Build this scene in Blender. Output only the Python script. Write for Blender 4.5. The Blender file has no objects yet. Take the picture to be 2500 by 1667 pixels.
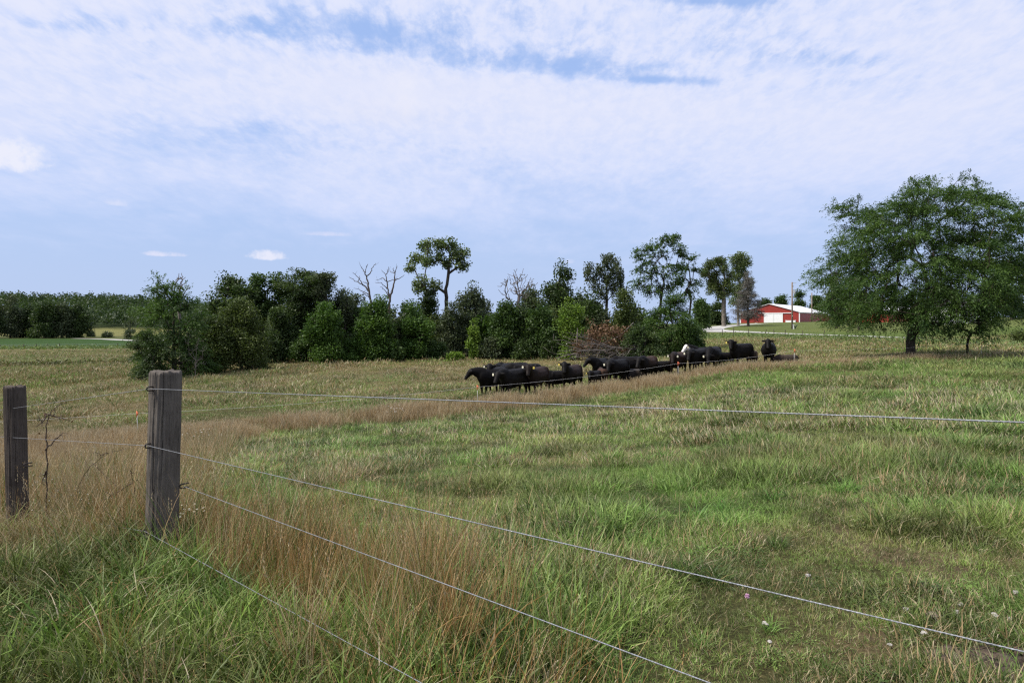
import bpy, math, random
import numpy as np
from mathutils import Vector, Matrix

SC = bpy.context.scene
COL = SC.collection
R = math.radians
F = 1700.0            # focal length in pixels of the 2500 px wide photograph
HZ = 790.0            # row of the eye-level horizon in the photograph
EYE = 1.65

# ------------------------------------------------------------------ camera
cd = bpy.data.cameras.new('camera')
cd.sensor_width = 36.0
cd.lens = 36.0 * F / 2500.0
cd.shift_y = -(833.5 - HZ) / 2500.0
cd.clip_start = 0.05
cd.clip_end = 9000
cam = bpy.data.objects.new('camera', cd)
cam.location = (0, 0, EYE)
cam.rotation_euler = (R(90), 0, 0)
COL.objects.link(cam)
SC.camera = cam

# ------------------------------------------------------------------ view
SC.render.engine = 'CYCLES'
vs = SC.view_settings
vs.view_transform = 'Standard'
vs.look = 'None'
vs.gamma = 1.0
vs.exposure = 0.55
vs.use_curve_mapping = False
SC.cycles.use_denoising = False
SC.cycles.filter_width = 1.3
SC.cycles.max_bounces = 5
SC.cycles.diffuse_bounces = 3
SC.cycles.glossy_bounces = 2
SC.cycles.transmission_bounces = 3
SC.cycles.transparent_max_bounces = 6

SUN_EL, SUN_AZ = 52.0, -105.0     # azimuth measured from +Y towards +X


# ------------------------------------------------------------------ node helper
class NT:
    def __init__(self, tree):
        self.t = tree
        tree.nodes.clear()

    def n(self, typ, ins=None, **props):
        nd = self.t.nodes.new(typ)
        for k, v in props.items():
            setattr(nd, k, v)
        for k, v in (ins or {}).items():
            s = nd.inputs[k]
            if isinstance(v, bpy.types.NodeSocket):
                self.t.links.new(v, s)
            elif isinstance(v, bpy.types.Node):
                self.t.links.new(v.outputs[0], s)
            else:
                s.default_value = v
        return nd

    def m(self, op, a, b=0.0, c=0.0, clamp=False):
        nd = self.n('ShaderNodeMath', {0: a, 1: b, 2: c}, operation=op)
        nd.use_clamp = clamp
        return nd.outputs[0]

    def vm(self, op, a, b=(0, 0, 0)):
        nd = self.n('ShaderNodeVectorMath', {0: a, 1: b}, operation=op)
        return nd.outputs['Value'] if op in ('DOT_PRODUCT', 'LENGTH', 'DISTANCE') else nd.outputs[0]

    def mix(self, f, a, b, blend='MIX'):
        nd = self.n('ShaderNodeMix', data_type='RGBA', blend_type=blend)
        for i, v in ((0, f), (6, a), (7, b)):
            s = nd.inputs[i]
            if isinstance(v, bpy.types.NodeSocket):
                self.t.links.new(v, s)
            else:
                if i and len(v) == 3:
                    v = (*v, 1)
                s.default_value = v
        return nd.outputs[2]

    def sstep(self, x, lo, hi):
        nd = self.n('ShaderNodeMapRange', {0: x, 1: lo, 2: hi, 3: 0.0, 4: 1.0}, interpolation_type='SMOOTHSTEP')
        return nd.outputs[0]

    def ramp(self, fac, stops):
        nd = self.n('ShaderNodeValToRGB', {0: fac})
        el = nd.color_ramp.elements
        while len(el) > len(stops):
            el.remove(el[-1])
        while len(el) < len(stops):
            el.new(0.5)
        for e, (p, c) in zip(el, stops):
            e.position = p
            e.color = c if len(c) == 4 else (*c, 1)
        return nd.outputs[0]

    def noise(self, vec, scale, detail=4, rough=0.55, dist=0.0):
        nd = self.n('ShaderNodeTexNoise', {'Scale': scale, 'Detail': detail, 'Roughness': rough, 'Distortion': dist})
        if vec is not None:
            self.t.links.new(vec, nd.inputs['Vector'])
        return nd.outputs[0]


# ------------------------------------------------------------------ world: blue sky behind high thin broken cloud
W = bpy.data.worlds.new('World')
SC.world = W
W.use_nodes = True
w = NT(W.node_tree)
dirv = w.n('ShaderNodeTexCoord').outputs['Generated']
sky = w.n('ShaderNodeTexSky', sky_type='NISHITA', sun_disc=False)
sky.sun_elevation = R(SUN_EL)
sky.sun_rotation = R(SUN_AZ)
sky.air_density = 1.0
sky.dust_density = 0.6
sky.ozone_density = 2.0
sep = w.n('ShaderNodeSeparateXYZ', {0: dirv})
zz = w.m('MAXIMUM', sep.outputs[2], 0.0)
den = w.m('ADD', zz, 0.15)
P = w.n('ShaderNodeCombineXYZ', {0: w.m('DIVIDE', sep.outputs[0], den), 1: w.m('DIVIDE', sep.outputs[1], den), 2: 0.0}).outputs[0]
P1 = w.vm('MULTIPLY', P, (0.9, 0.75, 1))
n1 = w.noise(w.vm('ADD', P1, (3.1, 7.7, 0)), 1.0, 9, 0.56, 0.4)
n2 = w.noise(w.vm('ADD', w.vm('MULTIPLY', P, (1.25, 0.62, 1)), (8.3, 1.2, 4)), 6.5, 10, 0.66, 0.25)
n4 = w.noise(w.vm('ADD', w.vm('MULTIPLY', P, (1.3, 0.7, 1)), (2.3, 6.2, 1)), 17.0, 6, 0.62, 0.2)
n3 = w.noise(w.vm('ADD', w.vm('MULTIPLY', P, (0.4, 1.0, 1)), (1.3, 4.2, 9)), 2.2, 6, 0.6, 0.5)
n2 = w.m('ADD', 0.5, w.m('MULTIPLY', w.m('SUBTRACT', n2, 0.5), w.m('ADD', 0.35, w.m('MULTIPLY', w.sstep(zz, 0.14, 0.36), 0.75))))
cov = w.m('ADD', w.m('ADD', w.m('MULTIPLY', n1, 0.40), w.m('MULTIPLY', n2, 0.50)), w.m('MULTIPLY', n3, 0.10))


def gauss2(cx, cy, rx, ry, ang=0.0):
    q = w.vm('SUBTRACT', P, (cx, cy, 0))
    if ang:
        q = w.n('ShaderNodeVectorRotate', {'Vector': q, 'Angle': ang}, rotation_type='Z_AXIS').outputs[0]
    q = w.vm('MULTIPLY', q, (1 / rx, 1 / ry, 0))
    l = w.vm('LENGTH', q)
    return w.m('EXPONENT', w.m('MULTIPLY', w.m('MULTIPLY', l, l), -1.0))


elev = w.ramp(zz, [(0.0, (0.34,) * 3), (0.09, (0.42,) * 3), (0.16, (0.58,) * 3), (0.26, (0.70,) * 3), (0.45, (0.66,) * 3), (1.0, (0.60,) * 3)])
cov = w.m('ADD', cov, w.m('SUBTRACT', elev, 0.5))
cov = w.m('ADD', cov, w.m('MULTIPLY', w.m('SUBTRACT', n4, 0.5), w.m('MULTIPLY', w.sstep(zz, 0.16, 0.40), 0.34)))
for cx, cy, rx, ry, amp in ((-0.55, 1.67, 0.28, 0.07, 0.17), (-0.33, 1.765, 0.19, 0.08, 0.19), (-0.05, 1.865, 0.17, 0.075, 0.20), (0.20, 1.895, 0.23, 0.065, 0.18),
                            (0.42, 1.955, 0.16, 0.03, 0.2), (0.46, 1.57, 0.13, 0.035, 0.26), (0.80, 1.80, 0.2, 0.05, 0.12), (-1.0, 1.62, 0.14, 0.05, 0.2), (-0.95, 2.3, 0.5, 0.2, 0.10), (0.1, 1.72, 0.5, 0.10, 0.07)):
    cov = w.m('SUBTRACT', cov, w.m('MULTIPLY', gauss2(cx, cy, rx, ry), amp))
for cx, cy, rx, ry, amp in ((-0.35, 2.05, 0.55, 0.12, 0.12), (0.5, 2.15, 0.6, 0.15, 0.08), (-0.75, 1.95, 0.3, 0.1, 0.06)):
    cov = w.m('ADD', cov, w.m('MULTIPLY', gauss2(cx, cy, rx, ry), amp))
mask = w.m('MULTIPLY', w.sstep(cov, 0.40, 0.66), 0.95)
thick = w.sstep(cov, 0.52, 0.86)
ccol = w.mix(thick, (4.35, 4.95, 6.75), (5.25, 5.5, 6.7))
base = w.mix(1.0, sky.outputs[0], (1.12, 1.06, 1.0), 'MULTIPLY')
veil = w.mix(0.74, base, (2.75, 3.9, 6.75))
lowmix = w.sstep(zz, 0.30, 0.02)
veil = w.mix(w.m('MULTIPLY', lowmix, 0.75), veil, (3.3, 4.1, 5.88))
ccol = w.mix(w.m('MULTIPLY', w.sstep(n4, 0.38, 0.66), w.m('ADD', 0.15, w.m('MULTIPLY', w.sstep(zz, 0.12, 0.36), 0.5))), ccol, (5.6, 5.75, 6.75))
full = w.mix(mask, veil, ccol)
nd3 = w.noise(dirv, 38.0, 7, 0.62)


def cumulus(px, py, wpx, hpx, soft, col, flat=0.42, nz=1.5, k=1.0):
    """one far cumulus at a fixed direction of the sky"""
    c = Vector(((px - 1250) / F, 1, (HZ - py) / F)).normalized()
    rt = c.cross(Vector((0, 0, 1))).normalized()
    up = rt.cross(c)
    a = w.m('DIVIDE', w.vm('DOT_PRODUCT', dirv, tuple(rt)), wpx / F)
    b = w.m('DIVIDE', w.vm('DOT_PRODUCT', dirv, tuple(up)), hpx / F)
    bneg = w.m('DIVIDE', w.m('MINIMUM', b, 0.0), flat)
    bpos = w.m('MAXIMUM', b, 0.0)
    rr = w.m('ADD', w.m('MULTIPLY', a, a), w.m('ADD', w.m('MULTIPLY', bneg, bneg), w.m('MULTIPLY', bpos, bpos)))
    v = w.m('ADD', w.m('SUBTRACT', 1.0, rr), w.m('MULTIPLY', w.m('SUBTRACT', nd3, 0.5), nz * 2))
    front = w.m('GREATER_THAN', w.vm('DOT_PRODUCT', dirv, tuple(c)), 0.6)
    return w.m('MULTIPLY', w.m('MULTIPLY', w.sstep(v, 0.0, soft), front), k), col


for args in ((655, 628, 52, 20, 0.9, (5.44, 5.64, 6.63)), (395, 622, 50, 11, 1.0, (4.90, 5.17, 6.49)), (28, 395, 72, 52, 0.9, (5.71, 5.85, 6.70)),
             (288, 498, 30, 16, 1.4, (5.03, 5.30, 6.56)), (1392, 640, 17, 12, 1.6, (4.76, 5.10, 6.56)),
             (800, 573, 60, 9, 1.6, (4.49, 4.90, 6.49))):
    mk, c_ = cumulus(*args)
    full = w.mix(mk, full, c_)
mk, c_ = cumulus(985, 225, 75, 65, 1.6, (5.78, 5.85, 6.63), 1.0, 1.0, 0.75)
full = w.mix(mk, full, c_)
mk, c_ = cumulus(960, 285, 190, 60, 2.2, (5.44, 5.51, 6.34), 0.6, 0.8, 0.6)
full = w.mix(mk, full, c_)
bg = w.n('ShaderNodeBackground', {0: full, 1: 0.1})
w.n('ShaderNodeOutputWorld', {0: bg})

# ------------------------------------------------------------------ sun, veiled by the high cloud
sd = bpy.data.lights.new('sun', 'SUN')
sd.energy = 3.8
sd.angle = R(11)
sd.color = (1.0, 0.95, 0.86)
sun = bpy.data.objects.new('sun', sd)
_s = Vector((math.sin(R(SUN_AZ)) * math.cos(R(SUN_EL)), math.cos(R(SUN_AZ)) * math.cos(R(SUN_EL)), math.sin(R(SUN_EL))))
sun.rotation_euler = _s.to_track_quat('Z', 'Y').to_euler()
sun.location = (-20, -10, 40)
COL.objects.link(sun)

# ------------------------------------------------------------------ small tools
rng = np.random.default_rng(11)
random.seed(5)


def tag(o, label=None, cat=None, group=None, kind=None):
    for k, v in (('label', label), ('category', cat), ('group', group), ('kind', kind)):
        if v:
            o[k] = v
    return o


def empty(name, loc, label=None, cat=None, group=None):
    o = bpy.data.objects.new(name, None)
    o.empty_display_size = 0.2
    o.location = loc
    COL.objects.link(o)
    return tag(o, label, cat, group)


def link(name, me, mat=None, parent=None, loc=None):
    o = bpy.data.objects.new(name, me)
    COL.objects.link(o)
    if mat is not None and not me.materials:
        me.materials.append(mat)
    if parent is not None:
        o.parent = parent
    if loc is not None:
        o.location = loc
    return o


def np_mesh(name, V, Fa, smooth=False):
    V = np.asarray(V, np.float32)
    Fa = np.asarray(Fa, np.int32)
    k = Fa.shape[1]
    me = bpy.data.meshes.new(name)
    me.vertices.add(len(V))
    me.vertices.foreach_set('co', V.ravel())
    me.loops.add(Fa.size)
    me.loops.foreach_set('vertex_index', Fa.ravel())
    me.polygons.add(len(Fa))
    me.polygons.foreach_set('loop_start', np.arange(0, Fa.size, k, dtype=np.int32))
    if smooth:
        me.polygons.foreach_set('use_smooth', np.ones(len(Fa), bool))
    me.update(calc_edges=True)
    return me


def attr(me, name, typ, dom, data):
    a = me.attributes.new(name, typ, dom)
    key = {'FLOAT': 'value', 'INT': 'value', 'FLOAT_VECTOR': 'vector', 'FLOAT_COLOR': 'color'}[typ]
    a.data.foreach_set(key, np.asarray(data, np.int32 if typ == 'INT' else np.float32).ravel())


class MB:
    """collects quads, triangles and n-gons for one mesh object"""

    def __init__(self):
        self.V, self.F = [], []

    def add(self, V, Fs):
        o = len(self.V)
        self.V += [tuple(map(float, v)) for v in V]
        self.F += [tuple(int(i) + o for i in f) for f in Fs]

    def box(self, x0, x1, y0, y1, z0, z1, M=None):
        V = [(x, y, z) for z in (z0, z1) for y in (y0, y1) for x in (x0, x1)]
        if M is not None:
            V = [tuple(M @ Vector(v)) for v in V]
        self.add(V, [(0, 2, 3, 1), (4, 5, 7, 6), (0, 1, 5, 4), (2, 6, 7, 3), (0, 4, 6, 2), (1, 3, 7, 5)])

    def tube(self, pts, rad, n=6, cap=True):
        pts = np.asarray(pts, float)
        rad = np.broadcast_to(np.asarray(rad, float), (len(pts),))
        T = np.gradient(pts, axis=0)
        T /= np.linalg.norm(T, axis=1)[:, None] + 1e-9
        up = np.array([0, 0, 1.0]) if abs(T[0][2]) < 0.9 else np.array([1.0, 0, 0])
        V = []
        u = np.cross(up, T[0])
        for i in range(len(pts)):
            u = u - T[i] * np.dot(u, T[i])
            u /= np.linalg.norm(u) + 1e-9
            v = np.cross(T[i], u)
            for k in range(n):
                a = 2 * math.pi * k / n
                V.append(pts[i] + rad[i] * (math.cos(a) * u + math.sin(a) * v))
        Fs = [(i * n + k, i * n + (k + 1) % n, (i + 1) * n + (k + 1) % n, (i + 1) * n + k) for i in range(len(pts) - 1) for k in range(n)]
        if cap:
            Fs.append(tuple(range(n - 1, -1, -1)))
            Fs.append(tuple((len(pts) - 1) * n + k for k in range(n)))
        self.add(V, Fs)

    def loft(self, C, A, B):
        """ellipse sections: centres C, half axis vectors A and B"""
        n = 12
        V = []
        for c, a, b in zip(C, A, B):
            for k in range(n):
                t = 2 * math.pi * k / n
                V.append(np.asarray(c, float) + math.cos(t) * np.asarray(a, float) + math.sin(t) * np.asarray(b, float))
        m_ = len(C)
        Fs = [(i * n + k, i * n + (k + 1) % n, (i + 1) * n + (k + 1) % n, (i + 1) * n + k) for i in range(m_ - 1) for k in range(n)]
        Fs += [tuple(range(n - 1, -1, -1)), tuple((m_ - 1) * n + k for k in range(n))]
        self.add(V, Fs)

    def mesh(self, name, smooth=False):
        me = bpy.data.meshes.new(name)
        me.from_pydata(self.V, [], self.F)
        if smooth:
            me.polygons.foreach_set('use_smooth', np.ones(len(me.polygons), bool))
        me.update()
        return me

    def build(self, name, mat, parent=None, smooth=False, loc=None):
        return link(name, self.mesh(name, smooth), mat, parent, loc)


# ------------------------------------------------------------------ value noise in numpy
_lat = np.random.default_rng(3).random((256, 256))


def vnoise(x, y, s, oct=3, seed=0):
    x = np.asarray(x, float) / s + 37.3 * seed + 1000
    y = np.asarray(y, float) / s + 91.7 * seed + 1000
    out = 0
    amp, tot = 1.0, 0
    for _ in range(oct):
        xi, yi = np.floor(x).astype(int), np.floor(y).astype(int)
        fx, fy = x - xi, y - yi
        fx, fy = fx * fx * (3 - 2 * fx), fy * fy * (3 - 2 * fy)
        a, b = _lat[xi % 256, yi % 256], _lat[(xi + 1) % 256, yi % 256]
        c, d = _lat[xi % 256, (yi + 1) % 256], _lat[(xi + 1) % 256, (yi + 1) % 256]
        out = out + amp * ((a * (1 - fx) + b * fx) * (1 - fy) + (c * (1 - fx) + d * fx) * fy)
        tot += amp
        amp *= 0.5
        x, y = x * 2.03 + 11.1, y * 2.03 + 5.7
    return out / tot


def ss(x, a, b):
    t = np.clip((np.asarray(x, float) - a) / (b - a), 0, 1)
    return t * t * (3 - 2 * t)


# ------------------------------------------------------------------ terrain: depth below eye level along a fan of bearings
FAN = {
    -900: [(0.3, 1.65), (4, 1.85), (8, 2.5), (16, 3.9), (26, 5.0), (50, 5.5), (90, 5.8), (130, 6.4), (200, 7.2), (345, 7.5), (500, 6.5), (600, 4), (760, -20), (1000, -28), (4000, -10)],
    0: [(0.3, 1.65), (3.5, 1.70), (6.3, 1.88), (12, 2.9), (26, 4.8), (50, 5.2), (88, 5.35), (92, 5.75), (130, 6.1), (200, 7.1), (345, 7.5), (500, 6.5), (600, 4), (760, -19), (1000, -27), (4000, -10)],
    350: [(0.3, 1.65), (3.5, 1.66), (4.9, 1.70), (7, 1.95), (12, 2.75), (26, 4.35), (40, 4.5), (55, 4.2), (70, 4.4), (88, 4.9), (92, 5.3), (130, 5.9), (200, 7.0), (345, 7.5), (500, 6.5), (600, 4), (760, -17), (1000, -24), (4000, -10)],
    700: [(0.3, 1.65), (3.5, 1.66), (6, 1.9), (12, 2.65), (20, 3.5), (27, 4.15), (50, 4.25), (74, 3.95), (120, 4.2), (300, 4), (700, 2), (4000, 1)],
    1165: [(0.3, 1.65), (3.5, 1.66), (6, 1.85), (12, 2.45), (20, 3.15), (31, 3.84), (37, 3.8), (50, 3.9), (75, 3.85), (120, 4.2), (300, 4), (700, 2), (4000, 1)],
    1400: [(0.3, 1.65), (3.5, 1.66), (6, 1.83), (12, 2.35), (20, 2.9), (34, 3.55), (39, 3.68), (50, 3.75), (72, 3.6), (120, 4.0), (300, 3), (700, 2), (4000, 1)],
    1650: [(0.3, 1.65), (3.5, 1.66), (6, 1.8), (12, 2.25), (20, 2.65), (38, 3.15), (43, 3.2), (65, 3.05), (100, 2.8), (130, 2.4), (160, 1.2), (240, 0.2), (400, 0), (4000, 0.5)],
    1800: [(0.3, 1.65), (3.5, 1.66), (6, 1.78), (12, 2.1), (20, 2.35), (40, 2.65), (44, 2.65), (60, 2.6), (90, 2.25), (120, 1.9), (136, 1.55), (160, 0.95), (200, 0.25), (245, -0.15), (320, -0.3), (4000, 0)],
    1950: [(0.3, 1.65), (3.5, 1.66), (6, 1.75), (12, 2.05), (25, 2.35), (44, 2.6), (60, 2.45), (90, 2.15), (118, 1.95), (130, 1.85), (150, 1.0), (200, 0.0), (234, -0.6), (320, -0.8), (4000, 0)],
    2250: [(0.3, 1.65), (3.5, 1.66), (6, 1.73), (12, 1.95), (25, 2.15), (45, 2.25), (70, 2.2), (98, 2.15), (106, 2.2), (130, 1.5), (180, 0.2), (240, -1.0), (400, -1.5), (4000, 0)],
    2500: [(0.3, 1.65), (3.5, 1.66), (6, 1.70), (12, 1.88), (25, 2.1), (45, 2.25), (70, 2.25), (88, 2.22), (96, 2.2), (120, 1.0), (170, -1.4), (240, -2.4), (400, -3), (4000, 0)],
    3300: [(0.3, 1.65), (3.5, 1.66), (6, 1.70), (12, 1.85), (25, 2.0), (45, 2.1), (70, 2.1), (88, 2.1), (96, 2.0), (120, 1.0), (170, -1.4), (240, -2.4), (400, -3), (4000, 0)],
}
_th = [-180.0] + [math.degrees(math.atan((p - 1250) / F)) for p in FAN] + [180.0]
_back = [(0.3, 1.65), (10, 1.8), (60, 2.0), (4000, 1.0)]
RR = np.geomspace(0.4, 4000, 300)
TT = np.concatenate([np.linspace(-180, -50, 27)[:-1], np.arange(-50, 50.01, 0.42), np.linspace(50, 180, 27)[1:]])
_cols = []
for th, tab in zip(_th, [_back] + list(FAN.values()) + [_back]):
    c = max(math.cos(R(th)), 0.3)
    _cols.append(np.interp(np.log(RR), np.log([max(d, 0.3) / c for d, _ in tab]), [b for _, b in tab]))
_cols = np.array(_cols)
ZG = np.array([np.interp(TT, _th, _cols[:, i]) for i in range(len(RR))])      # rings x bearings
for _ in range(4):
    ZG[1:-1] = 0.25 * ZG[:-2] + 0.5 * ZG[1:-1] + 0.25 * ZG[2:]
for _ in range(12):
    ZG[:, 1:-1] = 0.25 * ZG[:, :-2] + 0.5 * ZG[:, 1:-1] + 0.25 * ZG[:, 2:]
ZG = EYE - ZG
_rx = RR[:, None] * np.sin(np.radians(TT))[None]
_ry = RR[:, None] * np.cos(np.radians(TT))[None]
_near = ss(RR, 1.5, 4)[:, None] * (1 - ss(RR, 60, 120))[:, None]
ZG += _near * (0.07 * (vnoise(_rx, _ry, 1.3, 3, 1) - 0.5) + 0.16 * (vnoise(_rx, _ry, 6, 2, 2) - 0.5))
ZG[:, -1] = ZG[:, 0]


def ground(x, y):
    x, y = np.asarray(x, float), np.asarray(y, float)
    fi = np.interp(np.log(np.hypot(x, y) + 1e-6), np.log(RR), np.arange(len(RR)))
    fj = np.interp(np.degrees(np.arctan2(x, y)), TT, np.arange(len(TT)))
    i, j = np.clip(fi.astype(int), 0, len(RR) - 2), np.clip(fj.astype(int), 0, len(TT) - 2)
    a, b = fi - i, fj - j
    return (ZG[i, j] * (1 - a) * (1 - b) + ZG[i + 1, j] * a * (1 - b) + ZG[i, j + 1] * (1 - a) * b + ZG[i + 1, j + 1] * a * b)


def X(px, d):
    return (px - 1250) / F * d


def at(px, d, py=None, dz=0.0):
    x = X(px, d)
    z = float(ground(x, d)) + dz if py is None else EYE - (py - HZ) / F * d
    return Vector((x, d, z))


def depth_at(px, py, d0=3.0, d1=400.0):
    """where the ground is met along a bearing"""
    d = np.geomspace(d0, d1, 1500)
    zr = EYE - (py - HZ) / F * d
    below = np.nonzero(ground(X(px, d), d) >= zr)[0]
    return float(d[below[0]]) if len(below) else d1


EF = np.array([(-34, 21.5), (-14.0, 26.0), (-1.55, 31.0), (9.05, 38.0), (16.6, 41.0), (30, 44.5), (48, 47)], float)   # electric fence, in plan
WF0, WF1 = np.array((-2.46, 4.90)), np.array((1.02, 1.39))           # wooden fence, in plan
WFL = np.array((-4.5, 6.25))


def polydist(x, y, Pn):
    """distance to a polyline, sign positive on its far side"""
    x, y = np.asarray(x, float), np.asarray(y, float)
    best = np.full(x.shape, 1e9)
    sg = np.ones(x.shape)
    for (ax, ay), (bx, by) in zip(Pn[:-1], Pn[1:]):
        dx, dy = bx - ax, by - ay
        t = np.clip(((x - ax) * dx + (y - ay) * dy) / (dx * dx + dy * dy), 0, 1)
        q = np.hypot(x - ax - t * dx, y - ay - t * dy)
        s = np.sign(dx * (y - ay) - dy * (x - ax))
        m_ = q < best
        best = np.where(m_, q, best)
        sg = np.where(m_, s, sg)
    return best * np.where(sg == 0, 1, sg)


def dryness(x, y):
    """0 = green sward, 1 = dead tan grass"""
    s = polydist(x, y, EF)
    d = np.asarray(y, float)
    n = vnoise(x, y, 2.2, 3, 4)
    n2 = vnoise(x, y, 9.0, 2, 5)
    n3 = vnoise(x, y, 0.7, 2, 6)
    near = 0.20 + 0.75 * (n - 0.5) + 0.45 * (n2 - 0.5) + 0.70 * (n3 - 0.5)
    # rank dry growth on the left, between the two fences
    left = ss(-(np.asarray(x) + 3.2 + 0.30 * (d - 5) + 2.0 * (n - 0.5)), -0.6, 1.0) * ss(d, 4.5, 6.0)
    near = near * (1 - left) + left * (0.80 + 0.3 * (n3 - 0.5))
    far = 0.60 + 0.5 * (n2 - 0.5) + 0.5 * (n - 0.5)
    strip = np.exp(-((s + 0.6) / 1.9) ** 2)
    t = near * (1 - ss(s, -1.5, 1.0)) + far * ss(s, -1.5, 1.0)
    rt = ss(np.asarray(x) / np.maximum(d, 1), 0.42, 0.6) * ss(d, 14, 30)
    t = t - 0.14 * rt
    return np.clip(np.maximum(t, strip * (0.80 + 0.7 * (n - 0.5))), 0, 1)


FENCE_POLY = np.array([(-12, 10.5), (-4.5, 6.25), (-2.46, 4.9), (0.3, 2.1), (1.02, 1.39), (3.5, -1.15)])


def tallness(x, y):
    """likelihood of the knee to waist high stalks"""
    s = polydist(x, y, EF)
    f = polydist(x, y, FENCE_POLY)
    d = np.asarray(y, float)
    n = vnoise(x, y, 1.1, 3, 8)
    strip = np.exp(-((s + 0.7) / 1.7) ** 2)
    alongx = 1 - ss(np.asarray(x), -0.5, 0.7)
    fence = np.exp(-((f - 0.35) / 0.9) ** 2) * alongx
    left = ss(-(np.asarray(x) + 3.0 + 0.30 * (d - 5)), -0.4, 1.0) * ss(d, 4.8, 6.0) * (1 - ss(s, -1, 1)) * 0.75
    return np.clip(np.maximum(np.maximum(strip * 0.8, fence), left) * (0.25 + 1.4 * ss(n, 0.25, 0.8)), 0, 1)


MUD = np.array((X(2475, 3.25), 3.25))


def mudness(x, y):
    q = np.hypot((np.asarray(x) - MUD[0]) / 0.33, (np.asarray(y) - MUD[1]) / 0.19)
    return 1 - ss(q + 0.7 * (vnoise(x, y, 0.18, 3, 9) - 0.5), 0.75, 1.05)


# ------------------------------------------------------------------ materials
def newmat(name):
    m_ = bpy.data.materials.new(name)
    m_.use_nodes = True
    return m_, NT(m_.node_tree)


def simple(name, col, rough=0.7, spec=0.3, var=0.25, scale=6.0, metal=0.0, stretch=None, bump=0.0, col2=None):
    m_, t = newmat(name)
    vec = t.n('ShaderNodeTexCoord').outputs['Object']
    if stretch:
        vec = t.vm('MULTIPLY', vec, stretch)
    nz = t.noise(vec, scale, 6, 0.6)
    c2 = col2 or tuple(c * (1 - var) for c in col)
    c = t.mix(t.sstep(nz, 0.35, 0.68), c2, col)
    ins = {'Base Color': c, 'Roughness': rough, 'Specular IOR Level': spec, 'Metallic': metal}
    if bump:
        ins['Normal'] = t.n('ShaderNodeBump', {'Height': nz, 'Strength': bump, 'Distance': 0.02}).outputs[0]
    t.n('ShaderNodeOutputMaterial', {0: t.n('ShaderNodeBsdfPrincipled', ins)})
    return m_


def leaf_mat(name, c1, c2, trans=0.28, rough=0.5, spec=0.22):
    """leaves: colour runs from c1 to c2 with the per-leaf attribute"""
    m_, t = newmat(name)
    v = t.n('ShaderNodeAttribute', attribute_name='leaf_value').outputs['Fac']
    c = t.mix(v, c1, c2)
    pb = t.n('ShaderNodeBsdfPrincipled', {'Base Color': c, 'Roughness': rough, 'Specular IOR Level': spec})
    tr = t.n('ShaderNodeBsdfTranslucent', {0: t.mix(1.0, c, (1.1, 1.25, 0.6), 'MULTIPLY')})
    t.n('ShaderNodeOutputMaterial', {0: t.n('ShaderNodeMixShader', {0: trans, 1: pb.outputs[0], 2: tr.outputs[0]})})
    return m_


def grass_mat():
    m_, t = newmat('grass_blades')
    ta = t.n('ShaderNodeAttribute', attribute_name='tint', attribute_type='INSTANCER')
    tint, warm = ta.outputs['Color'], ta.outputs['Alpha']
    dry = t.n('ShaderNodeAttribute', attribute_name='dry', attribute_type='INSTANCER').outputs['Fac']
    bv = t.n('ShaderNodeAttribute', attribute_name='blade_value').outputs['Fac']
    bh = t.n('ShaderNodeAttribute', attribute_name='blade_hue').outputs['Fac']
    bt = t.n('ShaderNodeAttribute', attribute_name='blade_height').outputs['Fac']
    straw = t.ramp(bh, [(0.0, (0.26, 0.165, 0.070)), (0.35, (0.31, 0.205, 0.095)), (0.7, (0.40, 0.32, 0.19)), (1.0, (0.52, 0.45, 0.31))])
    straw = t.mix(warm, straw, t.mix(1.0, straw, (0.95, 0.74, 0.48), 'MULTIPLY'))
    g = t.mix(1.0, tint, t.ramp(bh, [(0, (0.62, 0.68, 0.6)), (0.6, (1.0, 1.0, 1.0)), (1, (1.45, 1.3, 1.5))]), 'MULTIPLY')
    g = t.mix(t.m('MULTIPLY', t.sstep(bt, 0.55, 1.1), 0.35), g, straw)
    isdry = t.m('LESS_THAN', bv, dry)
    # the foot of a dead stalk keeps some green
    c = t.mix(t.m('MULTIPLY', isdry, t.m('ADD', 0.55, t.m('MULTIPLY', t.sstep(bt, 0.0, 0.55), 0.45))), g, straw)
    pb = t.n('ShaderNodeBsdfPrincipled', {'Base Color': c, 'Roughness': 0.5, 'Specular IOR Level': 0.25})
    tr = t.n('ShaderNodeBsdfTranslucent', {0: c})
    t.n('ShaderNodeOutputMaterial', {0: t.n('ShaderNodeMixShader', {0: 0.2, 1: pb.outputs[0], 2: tr.outputs[0]})})
    return m_


M_GRASS = grass_mat()
M_WOOD = None


def ground_mat():
    m_, t = newmat('ground')
    c = t.n('ShaderNodeAttribute', attribute_name='soil').outputs['Color']
    vec = t.n('ShaderNodeTexCoord').outputs['Object']
    a = t.noise(vec, 0.9, 8, 0.65)
    b = t.noise(vec, 0.12, 5, 0.6)
    k = t.ramp(t.m('ADD', t.m('MULTIPLY', a, 0.6), t.m('MULTIPLY', b, 0.4)), [(0.3, (0.62, 0.64, 0.6)), (0.5, (1.0, 1.0, 1.0)), (0.7, (1.35, 1.28, 1.2))])
    cc = t.mix(1.0, c, k, 'MULTIPLY')
    f = t.noise(vec, 38.0, 6, 0.7)
    cc = t.mix(1.0, cc, t.ramp(f, [(0.3, (0.35, 0.33, 0.3)), (0.5, (0.85, 0.85, 0.85)), (0.68, (1.5, 1.4, 1.3))]), 'MULTIPLY')
    bm = t.n('ShaderNodeBump', {'Height': a, 'Strength': 0.6, 'Distance': 0.15}).outputs[0]
    t.n('ShaderNodeOutputMaterial', {0: t.n('ShaderNodeBsdfPrincipled', {'Base Color': cc, 'Roughness': 0.95, 'Specular IOR Level': 0.05, 'Normal': bm})})
    return m_


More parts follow.
